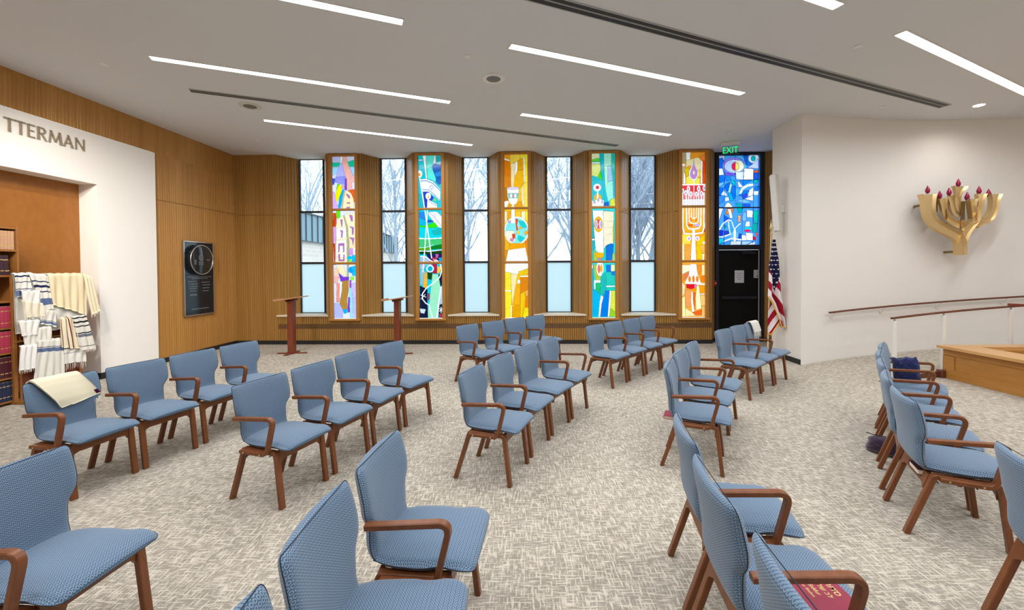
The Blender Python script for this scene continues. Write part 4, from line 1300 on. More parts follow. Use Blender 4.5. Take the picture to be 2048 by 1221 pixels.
for ch, ya, yb in LP:
    m = MB(); w_ = yb-ya; h_ = .178
    for x0, y0, w0, x1, y1, w1 in GLY[ch]:
        if abs(y1-y0) < 1e-6: q = [(x0,y0-w0/2),(x1,y1-w1/2),(x1,y1+w1/2),(x0,y0+w0/2)]
        elif abs(y1-y0) < .3 and abs(x1-x0) > .15: q = [(x0,y0-w0/2),(x1,y1-w1/2),(x1,y1+w1/2),(x0,y0+w0/2)]
        else: q = [(x0-w0/2,y0),(x0+w0/2,y0),(x1+w1/2,y1),(x1-w1/2,y1)]
        P = [(a_*w_, b_*h_) for a_, b_ in q]
        ar = sum(P[i][0]*P[(i+1)%4][1]-P[(i+1)%4][0]*P[i][1] for i in range(4))
        if ar < 0: P = P[::-1]
        m.prism(P, 2, 0, .014)
    xf(m, frame((LB*(ya-6.05), ya-6.05, 0), (LB, 1, 0), (0,0,1))); m.build('letter', M['letter'], lt)

# plaque
pq = empty('memorial_plaque', (lx(8.78)+.0, 8.78, 1.56)); tag(pq, 'tall black wall plaque with steel frame and round bulging lens', 'plaque'); pq.rotation_euler.z = -.032
m = MB(); m.box((.018,0,0), (.03,.77,1.47)); m.build('panel', M['plaque'], pq)
m = MB()
for s_ in (-1, 1): m.box((.022, s_*.388, 0), (.044,.022,1.50), bev=.003); m.box((.022, 0, s_*.742), (.044,.79,.022), bev=.003)
m.build('frame', M['steel'], pq)
m = MB(); R_ = Matrix.Rotation(PI/2, 4, 'Y'); m.lathe([(.28,.03),(.285,.11),(.25,.125),(.001,.128)], (0,-.03,.38), 48, R_); m.build('lens', M['glass_dark'], pq, smooth=True, auto=30)
m = MB(); m.tube([(.118, -.03+.295*math.cos(a), .38+.295*math.sin(a)) for a in [2*PI*k/64 for k in range(65)]], .011, 8, False); m.build('lens_ring', M['steel'], pq, smooth=True)
m = MB()
for k in range(2): m.box((.130, -.07+.0*k, .42-.11*k), (.003,.12,.085))
m.box((.130, .12, .38), (.003,.09,.03)); m.box((.130, -.22, .33), (.003,.06,.10)); m.build('exhibit_card', M['card'], pq)
m = MB()
for z, y0, y1 in ((.03,-.32,.32),(-.0,-.2,.2),(-.06,-.30,-.08),(-.11,-.28,-.06),(-.16,-.28,-.06),(-.20,-.27,-.08),(-.25,-.25,-.08),(-.32,-.24,-.1),(-.34,-.26,-.08),(-.08,.05,.25),(-.14,.07,.27),(-.2,.07,.25),(-.26,.07,.24),(-.62,-.22,.22)):
    y = y0
    while y < y1: w = .018+.03*rnd.random(); m.box((.0345, min(y+w/2, y1), z), (.002, w*.8, .012)); y += w
m.build('engraved_text', M['plaque_txt'], pq)

# bookcase
bx = -6.62; bc = empty('bookcase', (bx, 4.9, 0)); tag(bc, 'tall maple bookcase full of bound books at the left edge', 'bookcase')
SH = [.045,.345,.665,.985,1.325,1.655,1.98,2.27]
D_ = .27
m = MB(); m.box((0,.655,1.15), (D_,.024,2.30), bev=.003); m.box((0,-.655,1.15), (D_,.024,2.30), bev=.003); m.box((-D_/2+.006,0,1.15), (.01,1.30,2.28)); m.build('carcass', M['wood_shelf'], bc)
for z in SH:
    m = MB(); m.box((.0,0,z), (D_-.01,1.285,.024), bev=.003); m.build('shelf', M['wood_shelf'], bc)
rows = [(0,'navy',.040,.245,0,'navy blue books on the lowest shelf'),(1,'wine',.045,.26,0,'dark wine books on the second shelf'),(2,'red2',.042,.27,0,'crimson books on the third shelf'),(3,'red2',.040,.27,0,'crimson books on the fourth shelf'),(5,'plum',.045,.25,1,'dark plum books on the sixth shelf'),(6,'tan',.033,.24,0,'tan bound books on the top shelf')]
ordn = ['lowest','second','third','fourth','fifth','sixth','top']
protos = {}
def book_proto(colr, t, h):
    r0 = empty('book'); m = MB()
    m.box((-.0,0,h/2), (.17,t,h), bev=.003); m.build('cover', M['bk_'+colr], r0)
    m = MB(); m.box((-.004,0,h/2), (.166,t*.72,h+.001)); m.build('pages', M['pages'], r0)
    for z in (.22,.78):
        m = MB(); m.box((.0856,0,h*z), (.001,t*.8,.010)); m.build('spine_band', M['gold'], r0)
    return r0
for si, colr, t, h, lean, g in rows:
    y = 5.53; k = 0
    while y > (5.15 if si != 5 else 5.4):
        key = (colr, t, h)
        if key not in protos: b = protos[key] = book_proto(*key)
        else: b = copy_tree(protos[key])
        b.location = (bx+.035, y-t/2-.002, SH[si]+.013); b.rotation_euler.x = 0
        if lean: b.rotation_euler.x = .16 if k == 0 else 0; b.location.y -= .05 if k == 0 else .02
        b['group'] = g; b['category'] = 'book'
        b['label'] = {'navy':'navy blue bound book','wine':'dark wine bound book','red2':'crimson bound book','plum':'dark plum book leaning','tan':'tan bound book'}[colr]+' standing on the bookcase, %s shelf' % ordn[si]
        y -= t+.003; k += 1

# shawl rack
rk = empty('shawl_rack', (-6.44, 5.9, 0)); tag(rk, 'wooden rack behind the prayer shawls beside the bookcase', 'rack')
for y in (-.42,.40):
    m = MB(); m.box((-.04,y,.83), (.035,.045,1.66), bev=.004); m.build('post', M['wood_shelf'], rk)
    m = MB(); m.box((-.04,y,.02), (.36,.05,.04), bev=.004); m.build('foot', M['wood_shelf'], rk)
for z in (1.66, 1.22, .80):
    m = MB(); m.tube([(-.03,-.44,z),(-.03,.44,z)], .014, 8); m.build('rail', M['wood_shelf'], rk)
m = MB(); m.box((-.062,0,.75), (.012,.80,1.2)); m.build('back_panel', M['wood_red'], rk)
WHC, CRM, NVY, DBL, GRY, BRN = (.72,.70,.64), (.76,.64,.42), lin('20264f'), lin('5b6c90'), lin('6a7080'), lin('6b2a2c')
BLK = lin('1a1a22')
def stripes(lst, base, vertical=False):
    def f(u, v):
        t = u if vertical else v
        for a, b, c in lst:
            if a <= t < b: return c
        return base
    return f
SHW = [
 ('s0', [(5.452,1.685),(6.366,1.68),(6.30,.9),(5.46,.9)], 0, WHC, [], 0, 5, None, 'white shawl spread behind the others at the back of the rack'),
 ('s1', [(5.449,1.690),(5.62,1.696),(5.649,1.40),(5.467,1.38)], 2, WHC, [(.10,.16,NVY),(.36,.40,NVY),(.66,.70,NVY),(.74,.98,DBL)], 0, 2, None, 'white shawl with navy stripes, top left of the rack'),
 ('s2', [(5.600,1.702),(5.830,1.665),(5.892,1.206),(5.77,1.176)], 3, WHC, [(.20,.23,NVY),(.31,.38,NVY),(.48,.51,NVY),(.68,.86,DBL)], 0, 2, None, 'white shawl with slanting blue stripes, top middle of the rack'),
 ('s3', [(5.507,1.47),(5.712,1.46),(5.729,1.244),(5.528,1.245)], 4, (.76,.74,.70), [], 0, 2, None, 'small folded white shawl under the navy striped one'),
 ('s4', [(5.491,1.345),(5.737,1.29),(5.757,1.12),(5.505,1.11)], 5, (.75,.68,.54), [], 1, 3, None, 'cream fringed shawl end at the left of the rack'),
 ('s5', [(5.833,1.684),(6.348,1.690),(6.343,1.06),(5.878,1.256)], 3, CRM, [], 0, 5, None, 'large cream wool shawl hanging at upper right of the rack'),
 ('s6', [(6.279,1.690),(6.40,1.645),(6.534,1.112),(6.389,1.064)], 5, (.74,.66,.48), [], 1, 3, None, 'cream fringed shawl corner at the right end of the rack'),
 ('s7', [(5.706,1.198),(5.912,1.172),(5.907,.948),(5.716,1.005)], 4, WHC, [(.70,.74,NVY),(.76,.92,DBL)], 0, 2, None, 'white shawl with one blue band in the centre of the rack'),
 ('s8', [(5.452,1.079),(5.689,1.069),(5.667,.871),(5.481,.887)], 6, (.78,.76,.72), [], 0, 3, None, 'plain white shawl folded at mid height on the left'),
 ('s9', [(5.495,.951),(5.831,.966),(5.829,.709),(5.511,.739)], 5, WHC, [], 1, 5, None, 'white fringed shawl across the middle of the rack'),
 ('s10', [(5.452,.759),(5.633,.752),(5.629,.436),(5.425,.454)], 7, (.78,.77,.75), [], 1, 3, None, 'white fringed shawl at the lower left of the rack'),
 ('s11', [(5.669,.804),(5.979,.781),(5.976,.246),(5.596,.30)], 6, WHC, [(.20,.225,NVY),(.23,.34,DBL)], 1, 4, None, 'white shawl with a blue band at the bottom of the rack'),
 ('s12', [(5.917,1.072),(6.098,1.069),(6.187,.599),(5.931,.643)], 7, (.76,.66,.48), [(.10,.16,BRN),(.40,.46,BLK),(.60,.66,BRN)], 0, 3, 1, 'cream shawl with brown lengthwise stripes, lower right'),
 ('s13', [(6.074,1.063),(6.265,1.068),(6.411,.558),(6.169,.568)], 8, WHC, [(.04,.07,BLK),(.15,.20,BLK),(.28,.31,BLK),(.48,.52,BLK),(.53,.62,GRY),(.88,.90,BLK)], 1, 2, None, 'white shawl with black stripes at the right of the rack'),
 ('s14', [(5.992,.622),(6.297,.609),(6.293,.386),(5.98,.408)], 5, (.75,.73,.68), [(.3,.33,GRY)], 2, 3, None, 'white shawl with long tassels at the lower right of the rack'),
]
for key, q, lay, base, st, fr, nf, vert, lb in SHW:
    off = -6.452+.012*lay; cy = sum(p[0] for p in q)/4; r0 = empty('prayer_shawl', (off, cy, q[0][1])); tag(r0, lb, 'prayer shawl', 'prayer shawls on the rack')
    ph = rnd.random()*6
    def fn(u, v, q=q, cy=cy, nf=nf, ph=ph):
        y = (q[0][0]*(1-u)+q[1][0]*u)*(1-v)+(q[3][0]*(1-u)+q[2][0]*u)*v; z = (q[0][1]*(1-u)+q[1][1]*u)*(1-v)+(q[3][1]*(1-u)+q[2][1]*u)*v
        w = .008*math.sin(u*nf*2*PI+ph+.8*v)*(.3+v)+.004*math.sin(u*17+v*5+ph)
        top = -.03*max(0, (.06-v)/.06)**1.5
        return (w+top+.006, y-cy, z-q[0][1]+.005*math.sin(u*5+ph)*v+.004*math.sin(u*nf*6+ph))
    m = sheet(fn, 36, 60 if st and not vert else 24, .004, stripes(st, base, bool(vert))); m.build('shawl_cloth', M['cloth'], r0, smooth=True)
    if fr:
        m = MB(); n = int((q[2][0]-q[3][0])/(.012 if fr == 1 else .02)); ln = .045 if fr == 1 else .10
        for k in range(n):
            a = Vector(fn((k+.5)/n, 1)); j = (rnd.random()-.5)*.014; m.tube([a, a+Vector((.004, j*.5, -ln*.5)), a+Vector((.002, j, -ln*(.7+.5*rnd.random())))], [.0028,.0024,.0012], 4)
        m.build('fringe', M['fringe'], r0)

# ------------------------------------------------------------ lecterns
def lectern(x, y, rz, lb):
    r0 = empty('lectern', (x, y, 0), rz); tag(r0, lb, 'lectern', 'slim wooden lecterns')
    m = MB(); m.box((0,0,.56), (.105,.15,1.10), bev=.004); m.build('post', M['wood_red'], r0)
    m = MB(); m.bar((-.29,-.02,.012), (.29,.04,.012), .035, .024, .004); m.bar((.02,.24,.012), (-.02,-.24,.012), .06, .024, .004); m.build('base_foot', M['wood_red'], r0)
    T = Matrix.Translation((0,0,1.135)) @ Matrix.Rotation(-.155, 4, 'Y')
    m = MB(); m.box((0,0,0), (.53,.40,.02), bev=.004); xf(m, T).build('book_board', M['wood_redtop'], r0)['label'] = 'sloping paler book board'
    m = MB(); m.box((-.26,0,.018), (.014,.40,.035), bev=.003); xf(m, T).build('book_stop', M['wood_redtop'], r0)
    m = MB(); m.box((0,0,-.03), (.2,.15,.05), bev=.01); xf(m, T).build('bracket', M['wood_red'], r0)
lectern(-4.63, 8.74, .0, 'slim mahogany lectern before the first window on the left')
lectern(-2.42, 8.62, -.05, 'slim mahogany lectern before the second clear window')
# ============================================================ CHAIRS
def round_path(P, rad, n=6):
    """2D path with rounded corners; rad = radius per inner vertex"""
    out = [P[0]]
    for i in range(1, len(P)-1):
        a, b, c = (Vector(q) for q in (P[i-1], P[i], P[i+1])); r = rad[i-1]
        d1 = (a-b).normalized(); d2 = (c-b).normalized(); ang = d1.angle(d2); t = min(r/math.tan(ang/2), (a-b).length*.48, (c-b).length*.48)
        p1 = b+d1*t; p2 = b+d2*t
        for k in range(n+1):
            s_ = k/n; out.append(tuple(p1*(1-s_)**2+b*2*s_*(1-s_)+p2*s_*s_))
    out.append(P[-1]); return out
def strip(m, path, th, x0, x1, bev=.004):
    """bent-wood strip: 2D (y,z) path of thickness th between x0 and x1, edges eased"""
    n = len(path); V = []; pr = [(x0, -th/2+bev), (x0+bev, -th/2), (x1-bev, -th/2), (x1, -th/2+bev), (x1, th/2-bev), (x1-bev, th/2), (x0+bev, th/2), (x0, th/2-bev)]
    for i in range(n):
        a = Vector(path[max(i-1,0)]); b = Vector(path[min(i+1,n-1)]); d = (b-a).normalized(); nx = Vector((-d.y, d.x))
        if 0 < i < n-1:
            e1 = (Vector(path[i])-a).normalized(); e2 = (b-Vector(path[i])).normalized(); k = 1/max(.6, math.cos(e1.angle(e2)/2)) if e1.length and e2.length else 1
        else: k = 1
        for x, h in pr: V.append((x, path[i][0]+nx.x*h*k, path[i][1]+nx.y*h*k))
    F = [[i*8+j, i*8+(j+1)%8, (i+1)*8+(j+1)%8, (i+1)*8+j] for i in range(n-1) for j in range(8)]
    F += [list(range(8))[::-1], [(n-1)*8+j for j in range(8)]]
    m.add(V, F); return m
def cushion(st, NX=40, crown=.0, dish=.0, ex=9.0):
    """loft of stations (y, z, half width, half thickness); returns mesh with UVs in metres"""
    # refine stations with catmull-rom
    P = []
    for i in range(len(st)-1):
        p0 = st[max(i-1,0)]; p1 = st[i]; p2 = st[i+1]; p3 = st[min(i+2, len(st)-1)]
        for j in range(4):
            t = j/4; P.append([.5*((2*b)+(-a+c)*t+(2*a-5*b+4*c-d)*t*t+(-a+3*b-3*c+d)*t**3) for a, b, c, d in zip(p0, p1, p2, p3)])
    P.append(list(st[-1])); m = MB(); n = len(P); V = []; s = 0; S = [0]
    for i in range(1, n): s += math.hypot(P[i][0]-P[i-1][0], P[i][1]-P[i-1][1]); S.append(s)
    H = NX//2; xs = [math.sin((k/H-.5)*PI) if False else (2*k/H-1) for k in range(H+1)]
    # denser near the edges
    xs = [x*(1.0) if abs(x) < .01 else math.copysign(abs(x)**.72, x) for x in xs]
    ring = [(x, 1) for x in xs]+[(x, -1) for x in xs[::-1]]
    UVp = []
    for i in range(n):
        y, z, w, h = P[i]; a = P[max(i-1,0)]; b = P[min(i+1,n-1)]; d = Vector((b[0]-a[0], b[1]-a[1])).normalized(); nx = Vector((-d.y, d.x))
        for x, sg in ring:
            pr = (1-abs(x)**ex)**(1/2.2) if abs(x) < 1 else 0
            off = sg*h*pr + (crown*(1-x*x) if sg > 0 else 0) - dish*(1-x*x)
            V.append((x*w, y+nx.x*off, z+nx.y*off)); UVp.append((x*w, S[i]))
    q = len(ring)
    F = []; U = []
    for i in range(n-1):
        for k in range(q):
            f = [i*q+k, i*q+(k+1)%q, (i+1)*q+(k+1)%q, (i+1)*q+k]; F.append(f); U.append([UVp[j] for j in f])
    F += [list(range(q))[::-1], [(n-1)*q+k for k in range(q)]]; U += [[UVp[j] for j in F[-2]], [UVp[j] for j in F[-1]]]
    m.add(V, F, U)
    edge = lambda sg, P=P: [(sg*(p[2]+.0005), p[0], p[1]) for p in P]
    return m, edge
SEAT = [(-.150,.432,.165,.004),(-.146,.433,.192,.012),(-.13,.434,.200,.020),(-.06,.434,.222,.025),(.03,.433,.229,.026),(.09,.434,.228,.026),(.13,.436,.220,.025),(.17,.438,.219,.024),(.21,.438,.228,.023),(.25,.435,.230,.022),(.285,.428,.220,.018),(.300,.423,.203,.011),(.304,.421,.190,.003)]
BACK = [(-.098,.418,.170,.003),(-.110,.421,.188,.012),(-.135,.436,.197,.020),(-.153,.475,.202,.024),(-.160,.53,.203,.025),(-.164,.575,.204,.025),(-.168,.605,.216,.025),(-.172,.635,.238,.025),(-.178,.67,.247,.025),(-.190,.73,.249,.025),(-.203,.79,.247,.024),(-.212,.825,.244,.020),(-.2165,.84,.238,.013),(-.218,.847,.228,.004)]
chair0 = empty('chair'); 
m, ed = cushion([(y, z, w, h*1.1) for y, z, w, h in SEAT], crown=.012); seat = m.build('seat', M['fabric'], chair0, smooth=True, auto=60)
pm = MB(); a = ed(1); b = ed(-1); pm.tube(a+b[::-1], .0019, 5); pm.build('piping', M['piping'], seat, smooth=True)
m, ed = cushion([(y, z, w, h*1.12) for y, z, w, h in BACK], dish=-.010); m.v = [(x, y+.022*(x/.24)**2*max(0, min(1, (z-.5)/.2)), z) for x, y, z in m.v]
back = m.build('backrest', M['fabric'], chair0, smooth=True, auto=60)
pm = MB(); cv = lambda P: [(x, y+.022*(x/.24)**2*max(0, min(1, (z-.5)/.2)), z) for x, y, z in P]
pm.tube(cv(ed(1))+cv(ed(-1))[::-1], .0019, 5); pm.build('piping', M['piping'], back, smooth=True)
m = MB(); m.prism([(-.13,.402),(.25,.404),(.27,.412),(.25,.424),(-.13,.424)], 0, -.165, .165); m.build('seat_shell', M['shellblack'], chair0)
for s_ in (1, -1):
    x0, x1 = sorted((s_*.193, s_*.235))
    m = strip(MB(), round_path([(.13,.392),(.192,.392),(.238,0)], [.05]), .030, x0, x1); m.build('leg', M['wood_chair'], chair0, smooth=True, auto=30)
    m = strip(MB(), round_path([(-.05,.392),(-.105,.392),(-.236,0)], [.02]), .030, x0, x1); m.build('leg', M['wood_chair'], chair0, smooth=True, auto=30)
    m = strip(MB(), [(-.05,.392),(.04,.392),(.13,.392)], .030, x0, x1); m.build('side_rail', M['wood_chair'], chair0, smooth=True, auto=30)
m = MB(); m.prism([(-.196,.405),(-.196,.30),(-.180,.325),(-.150,.335),(.150,.335),(.180,.325),(.196,.30),(.196,.405),(.170,.402),(.150,.388),(-.150,.388),(-.170,.402)], 1, .176, .198)
# prism along y uses (z,x) order; swap into place
m.v = [(b, c_, a) if False else (a, b, c_) for a, b, c_ in m.v]
def prism_xz(poly, y0, y1):
    t = MB(); n = len(poly); V = [(x, y, z) for y in (y0, y1) for x, z in poly]
    t.add(V, [[i, (i+1)%n, n+(i+1)%n, n+i] for i in range(n)]+[list(range(n))[::-1], list(range(n, 2*n))]); return t
prism_xz([(-.196,.405),(-.196,.30),(-.180,.325),(-.150,.335),(.150,.335),(.180,.325),(.196,.30),(.196,.405),(.165,.402),(.145,.388),(-.145,.388),(-.165,.402)], .180, .202).build('front_rail', M['wood_chair'], chair0)
t = prism_xz([(-.194,.385),(-.194,.30),(-.15,.325),(.15,.325),(.194,.30),(.194,.385),(.16,.392),(-.16,.392)], -.125, -.103); t.v = [(x, y-(.39-z)*.33, z) for x, y, z in t.v]
t.build('rear_rail', M['wood_chair'], chair0)
m = MB()
for x in (-.12,0,.12): m.tube([(x,-.13,.345),(x,.178,.352)], .004, 6)
for y in (-.08,.1): m.tube([(-.195,y,.345),(.195,y,.345)], .004, 6)
m.build('book_rack', M['black_metal'], chair0)
arms = {}
for s_ in (1, -1):
    x0, x1 = sorted((s_*.237, s_*.275))
    m = strip(MB(), round_path([(-.09,.392),(.150,.392),(.215,.652),(-.150,.620)], [.05,.042], 8), .026, x0, x1); a_ = m.build('armrest', M['wood_chair'], chair0, smooth=True, auto=30); arms[s_] = a_
    bm = MB(); bm.tube([(s_*.235,.10,.392),(s_*.277,.10,.392)], .006, 8); bm.tube([(s_*.235,-.05,.392),(s_*.277,-.05,.392)], .006, 8); bm.build('bolt', M['brass'], a_)
POSE = {'A1':(-3.507,3.412,-0.190), 'A2':(-3.381,3.928,-0.284), 'A3':(-3.256,4.462,-0.273), 'A4':(-3.103,4.971,-0.299), 'B1':(-1.846,3.295,-0.311), 'B2':(-1.687,3.819,-0.322), 'B3':(-1.541,4.362,-0.309), 'B4':(-1.336,4.901,-0.446), 'C1':(-0.215,3.588,-0.347), 'C2':(0.001,4.131,-0.450), 'C3':(0.256,4.646,-0.531), 'C4':(0.532,5.135,-0.559), 'F1':(-0.628,6.513,-0.634), 'F2':(-0.272,6.941,-0.767), 'F3':(0.093,7.372,-0.772), 'F4':(0.461,7.757,-0.803), 'G1':(1.318,6.358,-0.727), 'G2':(1.686,6.764,-0.787), 'G3':(2.077,7.170,-0.809), 'G4':(2.466,7.560,-0.833), 'D1':(1.547,3.752,-0.447), 'D2':(1.829,4.270,-0.590), 'D3':(2.144,4.749,-0.621), 'H1':(2.981,5.781,-0.812), 'H2':(3.379,6.170,-0.842), 'H3':(3.777,6.521,-0.881), 'M1':(-0.470,2.018,-0.092), 'M2':(-0.508,1.483,-0.009), 'N1':(1.095,2.253,-0.175), 'N2':(0.988,1.703,-0.118), 'P5':(2.789,2.787,-0.475), 'P4':(3.104,3.266,-0.680), 'P3':(3.474,3.741,-0.660), 'P2':(3.818,4.164,-0.733), 'P1':(4.184,4.566,-0.756), 'L1':(-2.045,1.840,-0.065), 'M3':(-0.490,0.926,0.070), 'N3':(0.945,1.123,-0.080), 'Q1':(2.432,1.778,-0.380)}
ARM = dict(C3='', C4='RL', D3='RL', G1='', G4='RL', H1='', M2='', P1='RL', M3='', N3='R')
GRP = dict(A='chairs in the row beside the bookcase and plaque wall', B='chairs in the left centre row', C='chairs in the middle row', D='chairs in the right centre row', F='chairs in the far row before the middle windows', G='chairs in the far row before the right windows', H='chairs in the short row by the flag', M='chairs in the nearest centre row', N='chairs in the nearest right row seen from behind', P='chairs in the row before the platform', L='nearest left chair', Q='nearest right chair')
LAB = dict(A1='blue armchair nearest the bookcase, a folded cream shawl over its back', A2='second blue armchair from the bookcase, its back against the white portal', A3='third blue armchair from the bookcase in the leftmost row', A4='blue armchair farthest from the bookcase in the leftmost row',
 B1='nearest blue armchair of the left centre row of four', B2='second nearest blue armchair of the left centre row', B3='third nearest blue armchair of the left centre row', B4='farthest blue armchair of the left centre row, aisle side',
 C1='nearest blue armchair of the middle row, red book on its under-seat rack', C2='second nearest blue armchair of the middle row', C3='third nearest chair of the middle row, the armless one', C4='farthest blue chair of the middle row, wooden arms on both sides',
 F1='nearest blue armchair of the far row below the amber window', F2='second nearest blue armchair of the far row below the amber window', F3='third nearest blue armchair of the far row below the amber window', F4='farthest blue armchair of the far row below the amber window',
 G1='nearest chair of the far row below the turquoise crown window, no armrests', G2='second nearest blue armchair of the far row left of the door', G3='third nearest blue armchair of the far row left of the door', G4='farthest chair of the far row left of the door, two armrests',
 D1='nearest blue armchair of the three in the right centre row', D2='middle blue armchair of the three in the right centre row', D3='farthest of the three chairs in the right centre row, two armrests',
 H1='nearest chair of the short row by the flag, no armrests', H2='middle blue armchair of the short row by the flag', H3='blue armchair nearest the flag, white fringed shawl over its back',
 M1='large blue armchair at bottom centre, farthest of the nearest centre row', M2='large blue armless chair cut off at bottom centre', M3='blue chair back corner at the bottom edge, left of centre',
 N1='blue armchair seen from behind, farthest of the nearest right row', N2='blue armchair seen from behind with a red prayer book on its seat', N3='blue armchair seen from behind, cut off by the bottom edge',
 P5='nearest armchair of the row before the platform, dark red book beneath', P4='second nearest blue armchair of the row before the platform', P3='third nearest blue armchair of the row before the platform', P2='fourth nearest blue armchair of the row before the platform', P1='farthest armchair before the platform, navy velvet bag on its seat',
 L1='large blue armchair cut off at the lower left corner', Q1='large blue chair seen from behind at the lower right edge')
first = True
tmpl = chair0
CH = {}
for k in POSE:
    x, y, t = POSE[k]; fl = ARM.get(k, 'R')
    r0 = chair0.copy(); COL.objects.link(r0); r0.location = (x, y, 0); r0.rotation_euler = (0, 0, t-PI/2)
    for ch in list(chair0.children):
        if ch == arms[1] and 'R' not in fl: continue
        if ch == arms[-1] and 'L' not in fl: continue
        copy_tree(ch, r0)
    tag(r0, LAB[k], 'chair', GRP[k[0]]); CH[k] = r0
def kill(o):
    for ch in list(o.children): kill(ch)
    bpy.data.objects.remove(o)
kill(chair0)
def chair_xf(k):
    x, y, t = POSE[k]; return Matrix.Translation((x, y, 0)) @ Matrix.Rotation(t-PI/2, 4, 'Z')

# shawls over chair backs
def back_shawl(k, x0, x1, zf, zb, skew, base, trim, lb, fr=False, taper=0):
    T = chair_xf(k); org = T @ Vector(((x0+x1)/2, -.21, .85)); r0 = empty('prayer_shawl', org, POSE[k][2]-PI/2); tag(r0, lb, 'prayer shawl')
    Ti = (Matrix.Translation(org) @ Matrix.Rotation(POSE[k][2]-PI/2, 4, 'Z')).inverted() @ T
    def prof(x, v):
        c = .022*(x/.24)**2
        # path: behind (down) -> over top -> front (down)
        zf_ = zf+skew*(x-x0)/(x1-x0)
        Ln = [(-.252+c, zb), (-.246+c, .80), (-.240+c, .845), (-.215+c, .862), (-.190+c, .848), (-.172+c, .80), (-.158+c, .74), (-.150+c, .68), (-.146, .62), (-.140, zf_)]
        Ln = [p for p in Ln[:-1] if p[1] > zf_ or p[0] < -.2]+[(Ln[-1][0] if zf_ < .62 else -.152+c, zf_)]
        s_ = [0]
        for a, b in zip(Ln[:-1], Ln[1:]): s_.append(s_[-1]+math.hypot(b[0]-a[0], b[1]-a[1]))
        t_ = v*s_[-1]
        for i in range(len(Ln)-1):
            if t_ <= s_[i+1]+1e-9:
                f = (t_-s_[i])/(s_[i+1]-s_[i]+1e-9); return Ln[i][0]+(Ln[i+1][0]-Ln[i][0])*f, Ln[i][1]+(Ln[i+1][1]-Ln[i][1])*f
        return Ln[-1]
    def fn(u, v):
        x = x0+(x1-x0)*u; y, z = prof(x, v); w = .003*math.sin(u*9+v*3)*v
        xx = x+taper*max(0, .86-z)*(1 if y > -.21 else 0)
        return Ti @ Vector((xx, y+.006+w+.010*v*(1+math.sin(u*5)), z+.003))
    m = sheet(fn, 30, 40, .011, lambda u, v: trim if trim and u > .90 and .87 < v < .985 else base); m.build('shawl_cloth', M['cloth'], r0, smooth=True)
    m = MB(); n = 26 if fr else 7
    for i in range(n):
        u = (i+.5)/n if fr else .86+.13*i/n; a = Vector(fn(u, 1)); j = (rnd.random()-.5)*.02; ln = (.10 if fr else .07)*(.7+.5*rnd.random())
        m.tube([a, a+Vector((j*.5, .006, -ln*.5)), a+Vector((j, .010, -ln))], [.0026,.002,.001], 4)
    m.build('fringe', M['fringe'], r0)
back_shawl('A1', .205, -.105, .61, .76, .045, (.82,.75,.55), lin('4a1630'), 'folded cream prayer shawl with a purple corner over the chair back by the bookcase', False, -.62)
back_shawl('H3', .06, -.20, .70, .66, -.0, (.76,.74,.68), None, 'white fringed prayer shawl over the chair back nearest the flag', True, -.18)

# books and bags among the chairs
def flat_book(name, T, w, d, t, cov, lb, title=False):
    r0 = empty(name); r0.matrix_world = T; tag(r0, lb, 'book')
    m = MB()
    m.box((0,0,t-.0015), (w,d,.003), bev=.001); m.box((0,0,.0015), (w,d,.003), bev=.001); m.box((-w/2+.0015,0,t/2), (.003,d,t), bev=.001); m.build('cover', M[cov], r0)
    m = MB(); m.box((.0,0,t/2), (w-.008,d-.008,t-.006)); m.build('pages', M['pages'], r0)
    if title:
        m = MB()
        for tx_, sz, yy, bo in (('רודס', .034, .068, .0005), ('םלש בל', .026, .034, .0004), ('Siddur', .022, .004, .0003), ('Lev Shalem', .016, -.020, .0002)):
            q = xf(text_mesh(tx_, sz, .0006, bo, 'CENTER', 1.0), Matrix.Translation((-.022, yy, t+.0006))); m.add(q.v, q.f)
        m.build('title', M['gold'], r0)['label'] = 'gold title lettering'
    return r0
a_ = math.atan2(-1, .02)
T = Matrix.Translation((1.083, 1.535, .473)) @ Matrix.Rotation(a_, 4, 'Z') @ Matrix.Rotation(-.0, 4, 'X')
flat_book('book', T, .165, .235, .034, 'bk_burg', 'crimson prayer book with gold Hebrew title lying on a chair seat', True)
flat_book('book', chair_xf('C1') @ Matrix.Translation((-.065,.07,.3575)) @ Matrix.Rotation(PI, 4, 'Z'), .16, .24, .032, 'bk_burg', 'dark red book on the rack under the nearest middle-row chair')
flat_book('book', chair_xf('D1') @ Matrix.Translation((-.02,-.13,.3535)) @ Matrix.Rotation(PI/2, 4, 'Z'), .22, .16, .030, 'bk_red2', 'pinkish red book poking out behind the nearest right-centre chair')
flat_book('book', chair_xf('P5') @ Matrix.Translation((.05,-.05,.3535)), .16, .22, .034, 'bk_wine', 'dark wine book on the rack under the nearest platform-row chair')

